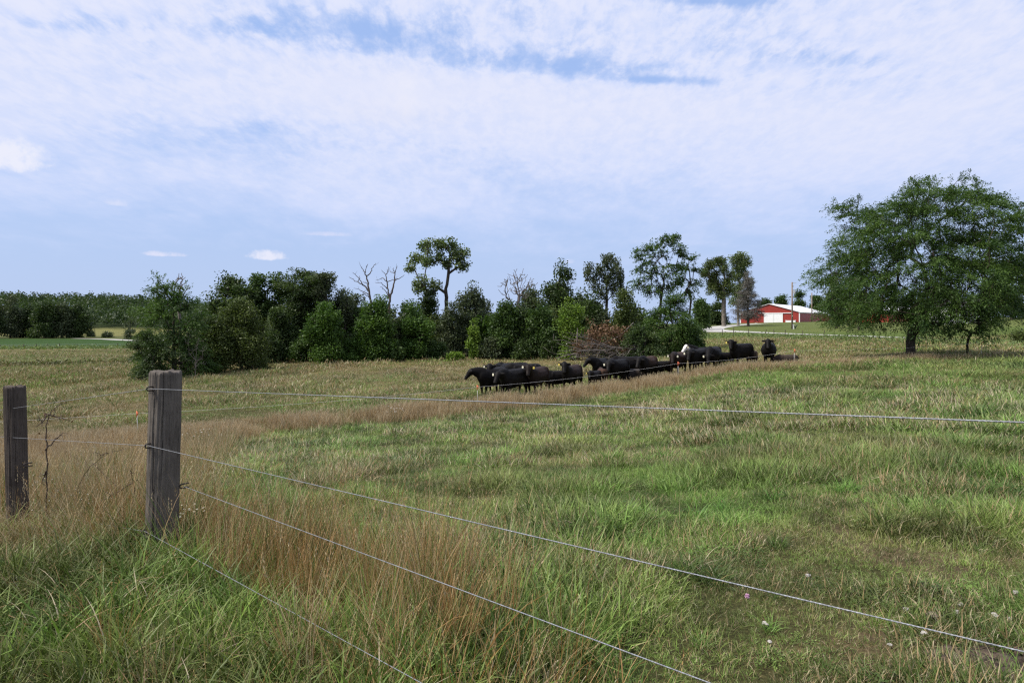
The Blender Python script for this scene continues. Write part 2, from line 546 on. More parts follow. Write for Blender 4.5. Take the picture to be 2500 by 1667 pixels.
# ------------------------------------------------------------------ ground sheet
def soil(x, y):
    x, y = np.asarray(x, float), np.asarray(y, float)
    u = x / np.maximum(y, 1.0)
    px = 1250 + F * u
    T = dryness(x, y)[..., None]
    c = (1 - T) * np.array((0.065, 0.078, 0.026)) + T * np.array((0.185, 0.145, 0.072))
    c = c * (0.48 + 0.52 * ss(np.hypot(x, y), 25, 70))[..., None]  # shade between the grass blades painted in: nearby ground colour darkened
    m_ = mudness(x, y)[..., None]
    bl = (ss(x, -0.4, 0.6) * (1 - ss(y, 6, 9)) * ss(vnoise(x, y, 0.7, 3, 33), 0.45, 0.65))[..., None]
    c = c * (1 - bl) + bl * np.array((0.085, 0.066, 0.038))
    c = c * (1 - m_) + m_ * np.array((0.060, 0.043, 0.032))
    r = np.hypot(x, y)
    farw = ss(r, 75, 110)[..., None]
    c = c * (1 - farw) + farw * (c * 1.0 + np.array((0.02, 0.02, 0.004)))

    def put(mask, col):
        nonlocal c
        mk = np.clip(mask, 0, 1)[..., None]
        c = c * (1 - mk) + mk * np.array(col)
    nz = vnoise(x, y, 14, 3, 12) - 0.5
    L = 1 - ss(px, 640, 760)
    put(L * ss(y, 88, 91) * (1 - ss(y, 96, 99)), (0.06, 0.062, 0.025))
    put(L * ss(y, 97, 104) * (1 - ss(y + 8 * nz, 128, 142)), (0.080, 0.110, 0.032))
    put(L * ss(y + 10 * nz, 138, 150) * (1 - ss(y, 190, 198)), (0.145, 0.130, 0.058))
    put(L * ss(y, 203, 206) * (1 - ss(y + 0.12 * x, 318, 324)), (0.036, 0.072, 0.019))
    put(L * ss(y + 0.12 * x, 322, 328) * (1 - ss(y, 395, 405)), (0.085, 0.098, 0.035))
    put(L * ss(y, 400, 410), (0.165, 0.165, 0.062))
    put(ss(y, 560, 600), (0.03, 0.045, 0.018))
    Rr = ss(px, 1560, 1640)
    put(Rr * ss(y + 4 * nz, 100, 112), (0.085, 0.120, 0.030))
    put(Rr * ss(y + 6 * nz, 128, 134), (0.105, 0.130, 0.040))
    return c


nr, nt = ZG.shape
V = np.stack([_rx, _ry, ZG], -1).reshape(-1, 3)
i, j = np.meshgrid(np.arange(nr - 1), np.arange(nt - 1), indexing='ij')
Q = np.stack([i * nt + j, (i + 1) * nt + j, (i + 1) * nt + j + 1, i * nt + j + 1], -1).reshape(-1, 4)[:, ::-1]
me = np_mesh('ground', V, Q, True)
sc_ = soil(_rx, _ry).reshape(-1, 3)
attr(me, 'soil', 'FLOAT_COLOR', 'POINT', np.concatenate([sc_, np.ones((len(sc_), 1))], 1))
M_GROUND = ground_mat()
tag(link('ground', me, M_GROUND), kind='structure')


# ------------------------------------------------------------------ driveway and road: sheets laid on the ground
def strip_sheet(name, left, right, mat, lift=0.05, n=140):
    """left / right: lists of plan points, the two edges of the strip"""
    def res(Pn):
        Pn = np.asarray(Pn, float)
        s = np.r_[0, np.cumsum(np.hypot(*np.diff(Pn, axis=0).T))]
        q = np.linspace(0, s[-1], n)
        return np.stack([np.interp(q, s, Pn[:, 0]), np.interp(q, s, Pn[:, 1])], -1)
    A, B = res(left), res(right)
    rows = 9
    Vv = np.concatenate([A + (B - A) * k / (rows - 1) for k in range(rows)])
    zz_ = ground(Vv[:, 0], Vv[:, 1]) + lift
    Vv = np.c_[Vv, zz_]
    ii, jj = np.meshgrid(np.arange(rows - 1), np.arange(n - 1), indexing='ij')
    Qq = np.stack([ii * n + jj, ii * n + jj + 1, (ii + 1) * n + jj + 1, (ii + 1) * n + jj], -1).reshape(-1, 4)
    o = link(name, np_mesh(name, Vv, Qq, True), mat)
    return tag(o, kind='structure')


M_GRAVEL = simple('pale_gravel', (0.43, 0.415, 0.385), 0.95, 0.1, 0.2, 1.5, bump=0.3)


def offset_strip(pts, wdt):
    Pn = np.asarray(pts, float)
    T = np.gradient(Pn, axis=0)
    T /= np.linalg.norm(T, axis=1)[:, None]
    N = np.c_[-T[:, 1], T[:, 0]]
    wdt = np.broadcast_to(np.asarray(wdt, float), (len(Pn),))[:, None]
    return Pn + N * wdt / 2, Pn - N * wdt / 2


def smooth_line(pts, n=80):
    P_ = np.asarray(pts, float)
    t = np.linspace(0, len(P_) - 1, n)
    Q_ = np.stack([np.interp(t, np.arange(len(P_)), P_[:, c]) for c in range(P_.shape[1])], -1)
    for _ in range(14):
        Q_[1:-1] = 0.25 * Q_[:-2] + 0.5 * Q_[1:-1] + 0.25 * Q_[2:]
    return Q_


drive = smooth_line([(70, 78.5, 3.2), (62.9, 85.5, 3.2), (60.5, 97, 3.2), (57.2, 109, 3.4), (52.8, 118.3, 4), (48.8, 126.5, 4.2), (44.7, 133.5, 4.6), (42.0, 139.5, 6), (41.0, 146, 7.5), (42.2, 152.5, 7.5), (44.8, 158.5, 7), (48.6, 166, 6.5), (54, 177, 6), (60, 188, 5.5), (67, 199, 5), (75, 210, 5)])
strip_sheet('driveway', *offset_strip(drive[:, :2], drive[:, 2]), M_GRAVEL, 0.06)
strip_sheet('driveway_spur', *offset_strip(smooth_line([(41.5, 146, 6), (38, 148, 6), (33, 149, 6), (26, 150, 6)], 30)[:, :2], 6.0), M_GRAVEL, 0.085)
road = [(X(180, 345), 345), (X(230, 338), 338), (X(262, 330), 330), (X(300, 312), 312), (X(345, 296), 296), (X(430, 280), 280)]
strip_sheet('gravel_road', *offset_strip(road, [4, 5, 6.5, 7.5, 8, 8]), M_GRAVEL, 0.1)


# ------------------------------------------------------------------ grass: clump meshes scattered on the ground
def clump(name, n, rad, h, wd, lean, curl, segs=3, seed=0, heads=0.0, shape='blade'):
    """n blades in a clump; h and wd are (min, max)"""
    g = np.random.default_rng(seed)
    Vs, Fq, bv, bh, bt, o = [], [], [], [], [], 0
    for _ in range(n):
        a = g.uniform(0, 2 * math.pi)
        rr = rad * math.sqrt(g.random())
        b0 = np.array((rr * math.cos(a), rr * math.sin(a), -0.015))
        az = a + g.normal(0, 1.1)
        dirh = np.array((math.cos(az), math.sin(az), 0))
        ln, ln2 = abs(g.normal(0, lean)), g.uniform(0.3, 1.0) * curl
        hh, ww = g.uniform(*h) * (0.75 if g.random() < 0.3 else 1), g.uniform(*wd)
        fa = g.uniform(0, 2 * math.pi)
        side = np.array((math.cos(fa), math.sin(fa), 0))
        v_, q_ = g.random(), g.random()
        for k in range(segs + 1):
            t = k / segs
            ang = ln + ln2 * t
            p = b0 + hh * t * (dirh * math.sin(min(ang, 2.0)) + np.array((0, 0, 1)) * math.cos(min(ang, 2.0)))
            wt = ww * (1 - t ** 2 * 0.92) if shape == 'blade' else ww * (1 - 0.6 * t)
            Vs += [p - side * wt / 2, p + side * wt / 2]
            bt += [t, t]
            if k:
                Fq.append((o + 2 * k - 2, o + 2 * k - 1, o + 2 * k + 1, o + 2 * k))
                bv.append(v_)
                bh.append(q_)
        o += 2 * (segs + 1)
        if g.random() < heads:                       # a narrow seed head at the tip
            tip = p
            kk = wd[1] / 0.004
            for m_ in range(g.integers(5, 9)):
                q = tip - np.array((0, 0, 1)) * 0.011 * m_ * hh * 1.6 + g.normal(0, 0.0035, 3) * kk ** 0.5
                s2 = np.array((math.cos(fa + 2.1 * m_), math.sin(fa + 2.1 * m_), 0.7)) * 0.0028 * hh * kk ** 0.7
                u2 = np.array((0.3 * math.cos(m_ * 2.3), 0.3 * math.sin(m_ * 2.3), 1)) * 0.011 * hh * kk ** 0.4
                Vs += [q - s2, q - u2, q + s2, q + u2]
                bt += [1, 1, 1, 1]
                Fq.append((o, o + 1, o + 2, o + 3))
                bv.append(v_ * 0.5)
                bh.append(min(1, q_ * 0.5 + 0.45))
                o += 4
    me_ = np_mesh(name, Vs, Fq)
    attr(me_, 'blade_value', 'FLOAT', 'FACE', bv)
    attr(me_, 'blade_hue', 'FLOAT', 'FACE', bh)
    attr(me_, 'blade_height', 'FLOAT', 'POINT', bt)
    me_.materials.append(M_GRASS)
    return me_


def leafy(name, n, h, ls, seed):
    """low broad leaved weeds, clover and dock"""
    g = np.random.default_rng(seed)
    Vs, Fq, bv, bh, bt, o = [], [], [], [], [], 0
    for _ in range(n):
        a, rr = g.uniform(0, 6.28), 0.11 * math.sqrt(g.random())
        c = np.array((rr * math.cos(a), rr * math.sin(a), g.uniform(0.01, h)))
        az = g.uniform(0, 6.28)
        l_ = g.uniform(*ls)
        ax = np.array((math.cos(az), math.sin(az), g.uniform(-0.1, 0.7)))
        sd_ = np.array((-math.sin(az), math.cos(az), g.normal(0, 0.3)))
        Vs += [c - ax * l_ * .5, c + sd_ * l_ * .34, c + ax * l_ * .5, c - sd_ * l_ * .34]
        Fq.append((o, o + 1, o + 2, o + 3))
        o += 4
        bt += [0.3] * 4
        bv.append(0.6 + 0.4 * g.random())
        bh.append(g.random())
    me_ = np_mesh(name, Vs, Fq)
    attr(me_, 'blade_value', 'FLOAT', 'FACE', bv)
    attr(me_, 'blade_hue', 'FLOAT', 'FACE', bh)
    attr(me_, 'blade_height', 'FLOAT', 'POINT', bt)
    me_.materials.append(M_GRASS)
    return me_


def gn_scatter(name, meshes, pos, rot, scl, tint, dry, idx, warm=0.0):
    """one scattered object: points carry rotation, scale, colour and which clump stands there"""
    me_ = bpy.data.meshes.new(name)
    me_.vertices.add(len(pos))
    me_.vertices.foreach_set('co', np.asarray(pos, np.float32).ravel())
    attr(me_, 'rot', 'FLOAT_VECTOR', 'POINT', rot)
    attr(me_, 'scl', 'FLOAT', 'POINT', scl)
    attr(me_, 'tint', 'FLOAT_COLOR', 'POINT', np.c_[tint, np.broadcast_to(warm, (len(pos),))])
    attr(me_, 'dry', 'FLOAT', 'POINT', dry)
    attr(me_, 'idx', 'INT', 'POINT', idx)
    o = link(name, me_)
    tree = bpy.data.node_groups.new(name, 'GeometryNodeTree')
    tree.interface.new_socket('Geometry', in_out='INPUT', socket_type='NodeSocketGeometry')
    tree.interface.new_socket('Geometry', in_out='OUTPUT', socket_type='NodeSocketGeometry')
    t = NT(tree)
    gi, go = t.n('NodeGroupInput'), t.n('NodeGroupOutput')
    join = t.n('GeometryNodeJoinGeometry')

    def na(nm, typ):
        nd = t.n('GeometryNodeInputNamedAttribute', data_type=typ)
        nd.inputs['Name'].default_value = nm
        return nd.outputs['Attribute']
    for k, m_ in enumerate(meshes):
        ob = bpy.data.objects.new(m_.name, m_)          # template, not linked to the scene
        inf = t.n('GeometryNodeObjectInfo')
        inf.inputs['Object'].default_value = ob
        inf.inputs['As Instance'].default_value = True
        cmp_ = t.n('FunctionNodeCompare', data_type='INT', operation='EQUAL')
        tree.links.new(na('idx', 'INT'), cmp_.inputs[2])
        cmp_.inputs[3].default_value = k
        iop = t.n('GeometryNodeInstanceOnPoints')
        tree.links.new(gi.outputs[0], iop.inputs['Points'])
        tree.links.new(cmp_.outputs[0], iop.inputs['Selection'])
        tree.links.new(inf.outputs['Geometry'], iop.inputs['Instance'])
        e2r = t.n('FunctionNodeEulerToRotation')
        tree.links.new(na('rot', 'FLOAT_VECTOR'), e2r.inputs[0])
        tree.links.new(e2r.outputs[0], iop.inputs['Rotation'])
        tree.links.new(na('scl', 'FLOAT'), iop.inputs['Scale'])
        tree.links.new(iop.outputs[0], join.inputs[0])
    tree.links.new(join.outputs[0], go.inputs[0])
    md = o.modifiers.new('scatter', 'NODES')
    md.node_group = tree
    return tag(o, kind='stuff')


def fan_points(r0, r1, per_m2, half_deg=47):
    n = int(per_m2 * R(2 * half_deg) * (r1 * r1 - r0 * r0) / 2)
    r = np.sqrt(rng.uniform(r0 * r0, r1 * r1, n))
    a = np.radians(rng.uniform(-half_deg, half_deg, n))
    return r * np.sin(a), r * np.cos(a)


G_FRESH, G_DULL, G_BLUE = np.array((0.086, 0.145, 0.032)), np.array((0.120, 0.138, 0.042)), np.array((0.088, 0.135, 0.055))


def green(x, y):
    n = vnoise(x, y, 1.6, 3, 21)[:, None]
    n2 = vnoise(x, y, 7, 2, 22)[:, None]
    k = np.clip(2.2 * (n - 0.5) + 0.5, 0, 1)
    c = G_FRESH * k + G_DULL * (1 - k)
    q = np.clip(3 * (n2 - 0.55), 0, 1) * 0.6
    c = c * (1 - q) + G_BLUE * q
    r_ = np.hypot(x, y)
    m_ = np.where(r_ < 9, vnoise(x, y, 0.38, 2, 23), np.where(r_ < 24, vnoise(x, y, 0.75, 2, 24), vnoise(x, y, 1.9, 2, 25)))[:, None]
    return c * (0.60 + 0.85 * ss(m_, 0.25, 0.75)) * rng.uniform(0.75, 1.25, (len(x), 1)) * 1.28 * np.array((0.97, 1.05, 0.86))


def scatter_turf():
    ms = [clump('turf_short', 26, 0.12, (0.05, 0.13), (0.006, 0.012), 0.55, 0.9, 3, 1),
          clump('turf_lax', 24, 0.14, (0.08, 0.20), (0.005, 0.0105), 0.6, 1.2, 3, 2),
          clump('turf_fine', 28, 0.12, (0.06, 0.17), (0.004, 0.0075), 0.65, 0.7, 3, 3),
          clump('turf_mid', 28, 0.20, (0.07, 0.16), (0.008, 0.014), 0.55, 0.9, 2, 4),
          clump('turf_mid_lax', 26, 0.22, (0.08, 0.19), (0.007, 0.013), 0.6, 1.2, 2, 5),
          clump('turf_far', 44, 0.45, (0.07, 0.19), (0.011, 0.017), 0.45, 0.8, 2, 6),
          clump('turf_far_lax', 40, 0.5, (0.08, 0.23), (0.010, 0.017), 0.5, 0.9, 2, 7),
          clump('turf_distant', 46, 1.0, (0.09, 0.25), (0.026, 0.038), 0.4, 0.7, 2, 8),
          leafy('turf_clover', 46, 0.06, (0.016, 0.034), 9),
          clump('thatch', 34, 0.14, (0.08, 0.20), (0.004, 0.008), 1.35, 0.35, 2, 10)]
    Xs, Ys, I, S = [], [], [], []
    for r0, r1, dens, ids, sc in ((2.3, 6, 380, (0, 1, 2), 1.0), (2.3, 13, 150, (9,), 1.1), (6, 11, 230, (0, 1, 2), 1.1), (11, 17, 110, (3, 4), 1.0), (17, 26, 60, (3, 4), 1.2),
                                  (26, 40, 22, (5, 6), 1.0), (40, 62, 12.0, (5, 6), 1.35), (62, 105, 3.6, (7,), 1.0), (105, 205, 0.9, (7,), 1.25)):
        x, y = fan_points(r0, r1, dens)
        tus = vnoise(x, y, 0.9 if r1 < 30 else 2.5, 3, 31)
        s = sc * (0.48 + 1.10 * ss(tus, 0.32, 0.72)) * rng.uniform(0.75, 1.25, len(x))
        short = ss(x, 0.1, 0.9) * (1 - ss(y, 4.6, 6.2))
        s = s * (1 - 0.36 * short)
        keep = rng.random(len(x)) < (0.5 + 0.8 * tus) + 0.3 * short
        bald = vnoise(x, y, 0.7, 3, 33)
        k_ = ids[0]
        keep &= ~((bald > 0.66) & (x > -0.2) & (y < 9) & (rng.random(len(x)) < 0.22) & (k_ != 9))
        keep &= mudness(x, y) < 0.35 * rng.random(len(x)) + 0.1
        k = rng.choice(ids, len(x))
        clov = (y < 7) & (x > 0.0) & (vnoise(x, y, 0.8, 2, 34) > 0.60) & (rng.random(len(x)) < 0.16)
        k = np.where(clov, 8, k)
        # nothing on the drives, short mown lawn beyond the wire
        Xs.append(x[keep]); Ys.append(y[keep]); I.append(k[keep]); S.append(s[keep])
    x, y, k, s = map(np.concatenate, (Xs, Ys, I, S))
    px = 1250 + F * x / y
    lawn = (y > 96) & (px > 1500)
    m_ = ~lawn
    x, y, k, s = x[m_], y[m_], k[m_], s[m_]
    T = dryness(x, y)
    tint = green(x, y) * np.where((polydist(x, y, FENCE_POLY) < 0.5)[:, None], np.array((0.90, 0.84, 0.70)), np.array((1.0, 1.0, 1.0)))
    T = np.clip(T * (1 - 0.22 * ss(y, 9, 12) * (1 - ss(polydist(x, y, EF), -4, -1))) + rng.normal(0, 0.10, len(x)), 0, 1)
    T = np.where(k == 8, 0.0, np.where(k == 9, 0.35 + 0.65 * T, T))
    z = ground(x, y)
    rot = np.c_[rng.normal(0, 0.12, len(x)), rng.normal(0, 0.12, len(x)), rng.uniform(0, 6.28, len(x))]
    gn_scatter('pasture_grass', ms, np.c_[x, y, z], rot, s, tint, T * 0.92, k)


def scatter_tufts():
    """coarser, lusher tussocks that stand out of the sward"""
    ms = [clump('tussock_broad', 55, 0.10, (0.22, 0.46), (0.008, 0.015), 0.55, 1.15, 5, 41),
          clump('tussock_wide', 60, 0.16, (0.18, 0.40), (0.006, 0.011), 0.75, 1.0, 4, 42),
          clump('tussock_far', 40, 0.35, (0.25, 0.5), (0.02, 0.03), 0.55, 1.0, 3, 43)]
    Xs, Ys, I, S, Dr = [], [], [], [], []
    for r0, r1, dens, ids, sc in ((2.6, 9, 3.2, (0, 1), 0.66), (9, 24, 1.3, (1,), 0.95), (24, 60, 0.30, (2,), 0.9)):
        x, y = fan_points(r0, r1, dens)
        keep = (vnoise(x, y, 1.7, 2, 51) > 0.46) & (mudness(x, y) < 0.05)
        x, y = x[keep], y[keep]
        Xs.append(x); Ys.append(y); I.append(rng.choice(ids, len(x))); S.append(sc * rng.uniform(0.5, 1.1, len(x)) * (1 - 0.45 * ss(x, 0.1, 0.9) * (1 - ss(y, 4.4, 5.8))))
        Dr.append(np.clip(dryness(x, y) * 0.8 - 0.15, 0, 1))
    # the lush broad blades round the foot of the big post and along the camera side of the fence
    n = 420
    tpos = rng.uniform(-0.6, 1.15, n)
    bx = WF0[0] + (WF1[0] - WF0[0]) * tpos * 0.55 + rng.normal(-0.25, 0.42, n)
    by = WF0[1] + (WF1[1] - WF0[1]) * tpos * 0.55 + rng.normal(-0.30, 0.42, n)
    m_ = (np.hypot(bx, by) > 2.1) & (bx < -0.2)
    Xs.append(bx[m_]); Ys.append(by[m_]); I.append(np.zeros(m_.sum(), int)); S.append(rng.uniform(0.45, 1.05, m_.sum())); Dr.append(rng.uniform(0, 0.22, m_.sum()))
    for px_, py_, sc_2, nn in ((1345, 1215, .95, 6), (1338, 1262, 1.0, 7), (1400, 1250, .8, 4), (2210, 1268, 1.0, 8), (2165, 1292, .8, 6), (2300, 1300, .7, 4), (1680, 1408, .8, 8), (1735, 1425, .65, 5), (2130, 1165, 1.1, 6), (2440, 1215, 1.0, 7),
                               (1480, 1132, 1.1, 5), (2082, 1122, 1.2, 6), (2340, 1100, 1.2, 6), (1105, 1080, 1.1, 6), (2050, 1205, .9, 5), (2400, 1020, 1.4, 5), (1800, 1010, 1.4, 4), (1900, 1330, .6, 4), (2480, 1330, .6, 5), (1250, 1330, .7, 5), (1560, 1290, .7, 5), (860, 1130, 1.0, 5)):
        dd = depth_at(px_, py_, 2.3, 60)
        Xs.append(X(px_, dd) + rng.normal(0, .10 * sc_2, nn)); Ys.append(dd + rng.normal(0, .10 * sc_2, nn)); I.append(rng.integers(0, 2, nn)); S.append(sc_2 * rng.uniform(.6, 1.0, nn)); Dr.append(rng.uniform(0.02, 0.35, nn))
    x, y, k, s, dr = map(np.concatenate, (Xs, Ys, I, S, Dr))
    rot = np.c_[rng.normal(0, 0.1, len(x)), rng.normal(0, 0.1, len(x)), rng.uniform(0, 6.28, len(x))]
    gn_scatter('grass_tussocks', ms, np.c_[x, y, ground(x, y)], rot, s, green(x, y) * np.where((polydist(x, y, FENCE_POLY) < 0.6)[:, None], np.array((0.86, 0.84, 0.66)), np.array((0.85, 1.0, 0.95))), dr, k)


def scatter_tall():
    ms = [clump('stalks_thin', 16, 0.10, (0.45, 0.95), (0.0028, 0.0052), 0.16, 0.30, 4, 61, 0.45),
          clump('stalks_loose', 14, 0.14, (0.40, 0.85), (0.0030, 0.0055), 0.28, 0.45, 4, 62, 0.35),
          clump('stalks_leafy', 16, 0.12, (0.30, 0.70), (0.0045, 0.0095), 0.30, 0.9, 4, 63, 0.15),
          clump('stalks_mid', 20, 0.22, (0.45, 0.95), (0.006, 0.010), 0.20, 0.35, 3, 64, 0.4),
          clump('bunch_stems', 75, 0.11, (0.45, 0.98), (0.0026, 0.0050), 0.13, 0.20, 4, 66, 0.5),
          clump('bunch_fan', 60, 0.08, (0.40, 0.90), (0.0028, 0.0052), 0.20, 0.34, 4, 67, 0.4),
          clump('stalks_far', 26, 0.40, (0.42, 0.88), (0.014, 0.022), 0.18, 0.3, 3, 65, 0.4)]
    Xs, Ys, I, S = [], [], [], []
    for r0, r1, dens, ids, sc in ((2.2, 7, 150, (0, 1, 2), 0.98), (7, 14, 45, (0, 1, 3), 0.85), (14, 24, 22, (3,), 0.85), (24, 50, 26, (6,), 0.95)):
        x, y = fan_points(r0, r1, dens, 50)
        tl = tallness(x, y)
        near_cam = polydist(x, y, FENCE_POLY) < -0.9
        keep = rng.random(len(x)) < tl * np.where(near_cam, 0.8, 1.0)
        lone = (y < 22) & (rng.random(len(x)) < np.where(x > 0.2, 0.0016, 0.008))
        keep |= lone
        keep &= mudness(x, y) < 0.05
        x, y, tl = x[keep], y[keep], tl[keep]
        Xs.append(x); Ys.append(y); I.append(rng.choice(ids, len(x)))
        S.append(sc * (0.55 + 0.5 * tl) * rng.uniform(0.75, 1.15, len(x)))
    x, y = fan_points(2.2, 8.5, 22, 50)
    side = polydist(x, y, FENCE_POLY)
    pr = np.exp(-((side - 0.55) / 0.50) ** 2) * (1 - ss(x, -0.45, 0.35)) * (0.10 + 1.5 * ss(vnoise(x, y, 0.55, 2, 74), 0.40, 0.68)) + 0.26 * (side < -0.1) * (side > -1.1) * (x < -0.2) * (vnoise(x, y, 0.6, 2, 76) > 0.5)
    keep = rng.random(len(x)) < pr
    x, y = x[keep], y[keep]
    Xs.append(x); Ys.append(y); I.append(rng.integers(4, 6, len(x))); S.append(rng.uniform(0.50, 0.98, len(x)) * np.where(side[keep] < -0.1, 0.85, 1.0))
    x, y, k, s = map(np.concatenate, (Xs, Ys, I, S))
    # trodden round the feet of the posts
    foot = (np.hypot(x + 2.35, y - 4.6) < 0.55) | (np.hypot(x + 4.3, y - 5.95) < 0.5)
    ok = ~(foot & (rng.random(len(x)) < 0.88))
    x, y, k, s = x[ok], y[ok], k[ok], s[ok]
    bunch = (k == 4) | (k == 5)
    s = np.where(y > 24, s * 0.92 * (1 - 0.30 * ss(x, 6, 18)), s)
    dr = np.clip(0.76 + 0.2 * ss(y, 20, 26) + 0.55 * (vnoise(x, y, 1.4, 2, 71) - 0.4) + 0.5 * (dryness(x, y) - 0.6) + rng.normal(0, 0.1, len(x)), 0.15, 0.97)
    side = polydist(x, y, FENCE_POLY)
    dr = np.where(side < -0.5, dr * 0.88, dr) - 0.06 * (y < 16)
    dr = np.where(bunch, np.clip(0.88 + rng.normal(0, 0.08, len(x)), 0.5, 1), dr)
    s = s * np.where((y < 12) & ~bunch, 1 - 0.32 * (1 - ss(side, -0.35, 0.15)), 1.0)
    rot = np.c_[rng.normal(0, 0.10, len(x)), rng.normal(0.04, 0.10, len(x)), rng.uniform(0, 6.28, len(x))]
    warm = (1 - 0.85 * ss(y, 16, 24)) * np.clip(0.12 + 1.3 * (vnoise(x, y, 0.8, 2, 73) - 0.45) + 0.15 * (1 - ss(y, 6, 14)) + 0.35 * (1 - ss(y, 4.0, 5.2)) + rng.normal(0, 0.2, len(x)), 0, 1)
    warm = np.where(bunch, np.clip(0.45 + 1.6 * (vnoise(x, y, 0.6, 2, 75) - 0.5) + rng.normal(0, 0.15, len(x)), 0, 1), warm)
    gn_scatter('tall_dry_grass', ms, np.c_[x, y, ground(x, y)], rot, s, green(x, y) * 0.85, dr, k, warm)


scatter_turf()
scatter_tufts()
scatter_tall()

# far weeds: the leafy verge below the driveway and the strip along the far field fence
M_WEED = leaf_mat('weed_leaves', (0.075, 0.115, 0.030), (0.20, 0.25, 0.095), 0.25)


def leaf_quads(C, A, Wd):
    """diamond leaves: centres, half length vectors, half width vectors"""
    V_ = np.stack([C - A, C + Wd, C + A, C - Wd], 1).reshape(-1, 3)
    return V_, np.arange(len(C) * 4).reshape(-1, 4)


def leaf_object(name, C, A, Wd, val, mat, parent=None, loc=None):
    V_, Q_ = leaf_quads(C, A, Wd)
    me_ = np_mesh(name, V_, Q_)
    attr(me_, 'leaf_value', 'FLOAT', 'FACE', np.clip(val, 0, 1))
    return link(name, me_, mat, parent, loc)


def rand_dirs(n, g, upbias=0.0):
    v = g.normal(0, 1, (n, 3))
    v[:, 2] += upbias
    return v / np.linalg.norm(v, axis=1)[:, None]


def weeds(name, x, y, hgt, ls, mat):
    g = rng
    z = ground(x, y) + np.abs(g.normal(0, 1, len(x))) * hgt * 0.5
    C = np.c_[x, y, z]
    A = rand_dirs(len(x), g, 0.3) * (ls * g.uniform(0.6, 1.4, len(x)))[:, None]
    B = np.cross(A, rand_dirs(len(x), g))
    B = B / (np.linalg.norm(B, axis=1)[:, None] + 1e-9) * (ls * 0.5)
    tag(leaf_object(name, C, A, B, vnoise(x, y, 2.5, 2, 81) * 0.6 + g.random(len(x)) * 0.5 - 0.1, mat), kind='stuff')


n = 15000
pxs = rng.uniform(1560, 2560, n)
dmid = np.interp(pxs, [1560, 1736, 1821, 2008, 2306, 2560], [116, 117, 111, 98, 79, 70])
ds = dmid - np.abs(rng.normal(0, 7, n)) + rng.uniform(0, 4, n)
weeds('verge_weeds', X(pxs, ds), ds, 0.5, 0.13, M_WEED)
n = 2600
pxs = rng.uniform(-120, 330, n)
ds = rng.normal(196, 5, n)
weeds('field_edge_weeds', X(pxs, ds), ds, 0.7, 0.35, M_WEED)
n = 5000
pxs = rng.uniform(-160, 345, n)
ds = 90 + 1.5 * np.sin(pxs / 60) + rng.normal(0, 0.8, n)
weeds('berm_weeds', X(pxs, ds), ds, 0.5, 0.16, leaf_mat('berm_leaves', (0.050, 0.060, 0.022), (0.16, 0.14, 0.06), 0.25))

# ------------------------------------------------------------------ trees
M_BARK = simple('bark', (0.085, 0.070, 0.055), 0.9, 0.1, 0.5, 7, stretch=(1, 1, 0.25))
M_BARKPALE = simple('pale_bark', (0.23, 0.20, 0.165), 0.9, 0.1, 0.4, 7, stretch=(1, 1, 0.25))
M_DEAD = simple('dead_wood', (0.20, 0.175, 0.155), 0.9, 0.1, 0.4, 6, stretch=(1, 1, 0.3))
M_SNAG = simple('weathered_snag', (0.13, 0.105, 0.085), 0.9, 0.1, 0.4, 6, stretch=(1, 1, 0.3))
LEAF = {
    'dark': leaf_mat('leaf_dark', (0.026, 0.047, 0.016), (0.074, 0.108, 0.030)),
    'mid': leaf_mat('leaf_mid', (0.030, 0.060, 0.016), (0.080, 0.128, 0.030)),
    'olive': leaf_mat('leaf_olive', (0.045, 0.068, 0.020), (0.112, 0.142, 0.036)),
    'bright': leaf_mat('leaf_bright', (0.034, 0.074, 0.014), (0.095, 0.165, 0.028)),
    'lime': leaf_mat('leaf_lime', (0.08, 0.14, 0.02), (0.18, 0.26, 0.04)),
    'grey': leaf_mat('leaf_greygreen', (0.042, 0.060, 0.030), (0.105, 0.125, 0.062)),
    'locust': leaf_mat('leaf_locust', (0.028, 0.062, 0.015), (0.092, 0.152, 0.030), 0.32),
    'cotton': leaf_mat('leaf_cottonwood', (0.065, 0.100, 0.036), (0.175, 0.215, 0.085)),
    'brown': leaf_mat('leaf_withered', (0.10, 0.055, 0.03), (0.25, 0.145, 0.085), 0.2),
    'needle': leaf_mat('needle_dead', (0.085, 0.080, 0.072), (0.19, 0.175, 0.16), 0.1),
    'rust': leaf_mat('leaf_rust', (0.07, 0.035, 0.022), (0.14, 0.075, 0.045), 0.2),
}
SHAPES = {
    'oval': [(0, .45), (.15, .8), (.4, 1), (.7, .88), (.9, .55), (1, .12)],
    'bush': [(0, .92), (.2, 1), (.5, .95), (.75, .72), (.92, .42), (1, .1)],
    'vase': [(0, .25), (.3, .55), (.6, .9), (.8, 1), (.92, .8), (1, .25)],
    'skirt': [(0, .92), (.12, 1), (.35, .97), (.55, 1), (.75, .90), (.9, .66), (1, .2)],
    'dome': [(0, .80), (.10, .95), (.3, .98), (.5, 1), (.7, .92), (.85, .74), (.95, .48), (1, .2)],
    'cone': [(0, 1), (.3, .85), (.6, .55), (.85, .22), (1, .04)],
    'column': [(0, .55), (.3, .9), (.6, 1), (.85, .8), (1, .25)],
    'spire': [(0, .7), (.25, 1), (.5, .85), (.75, .55), (.93, .28), (1, .08)],
}


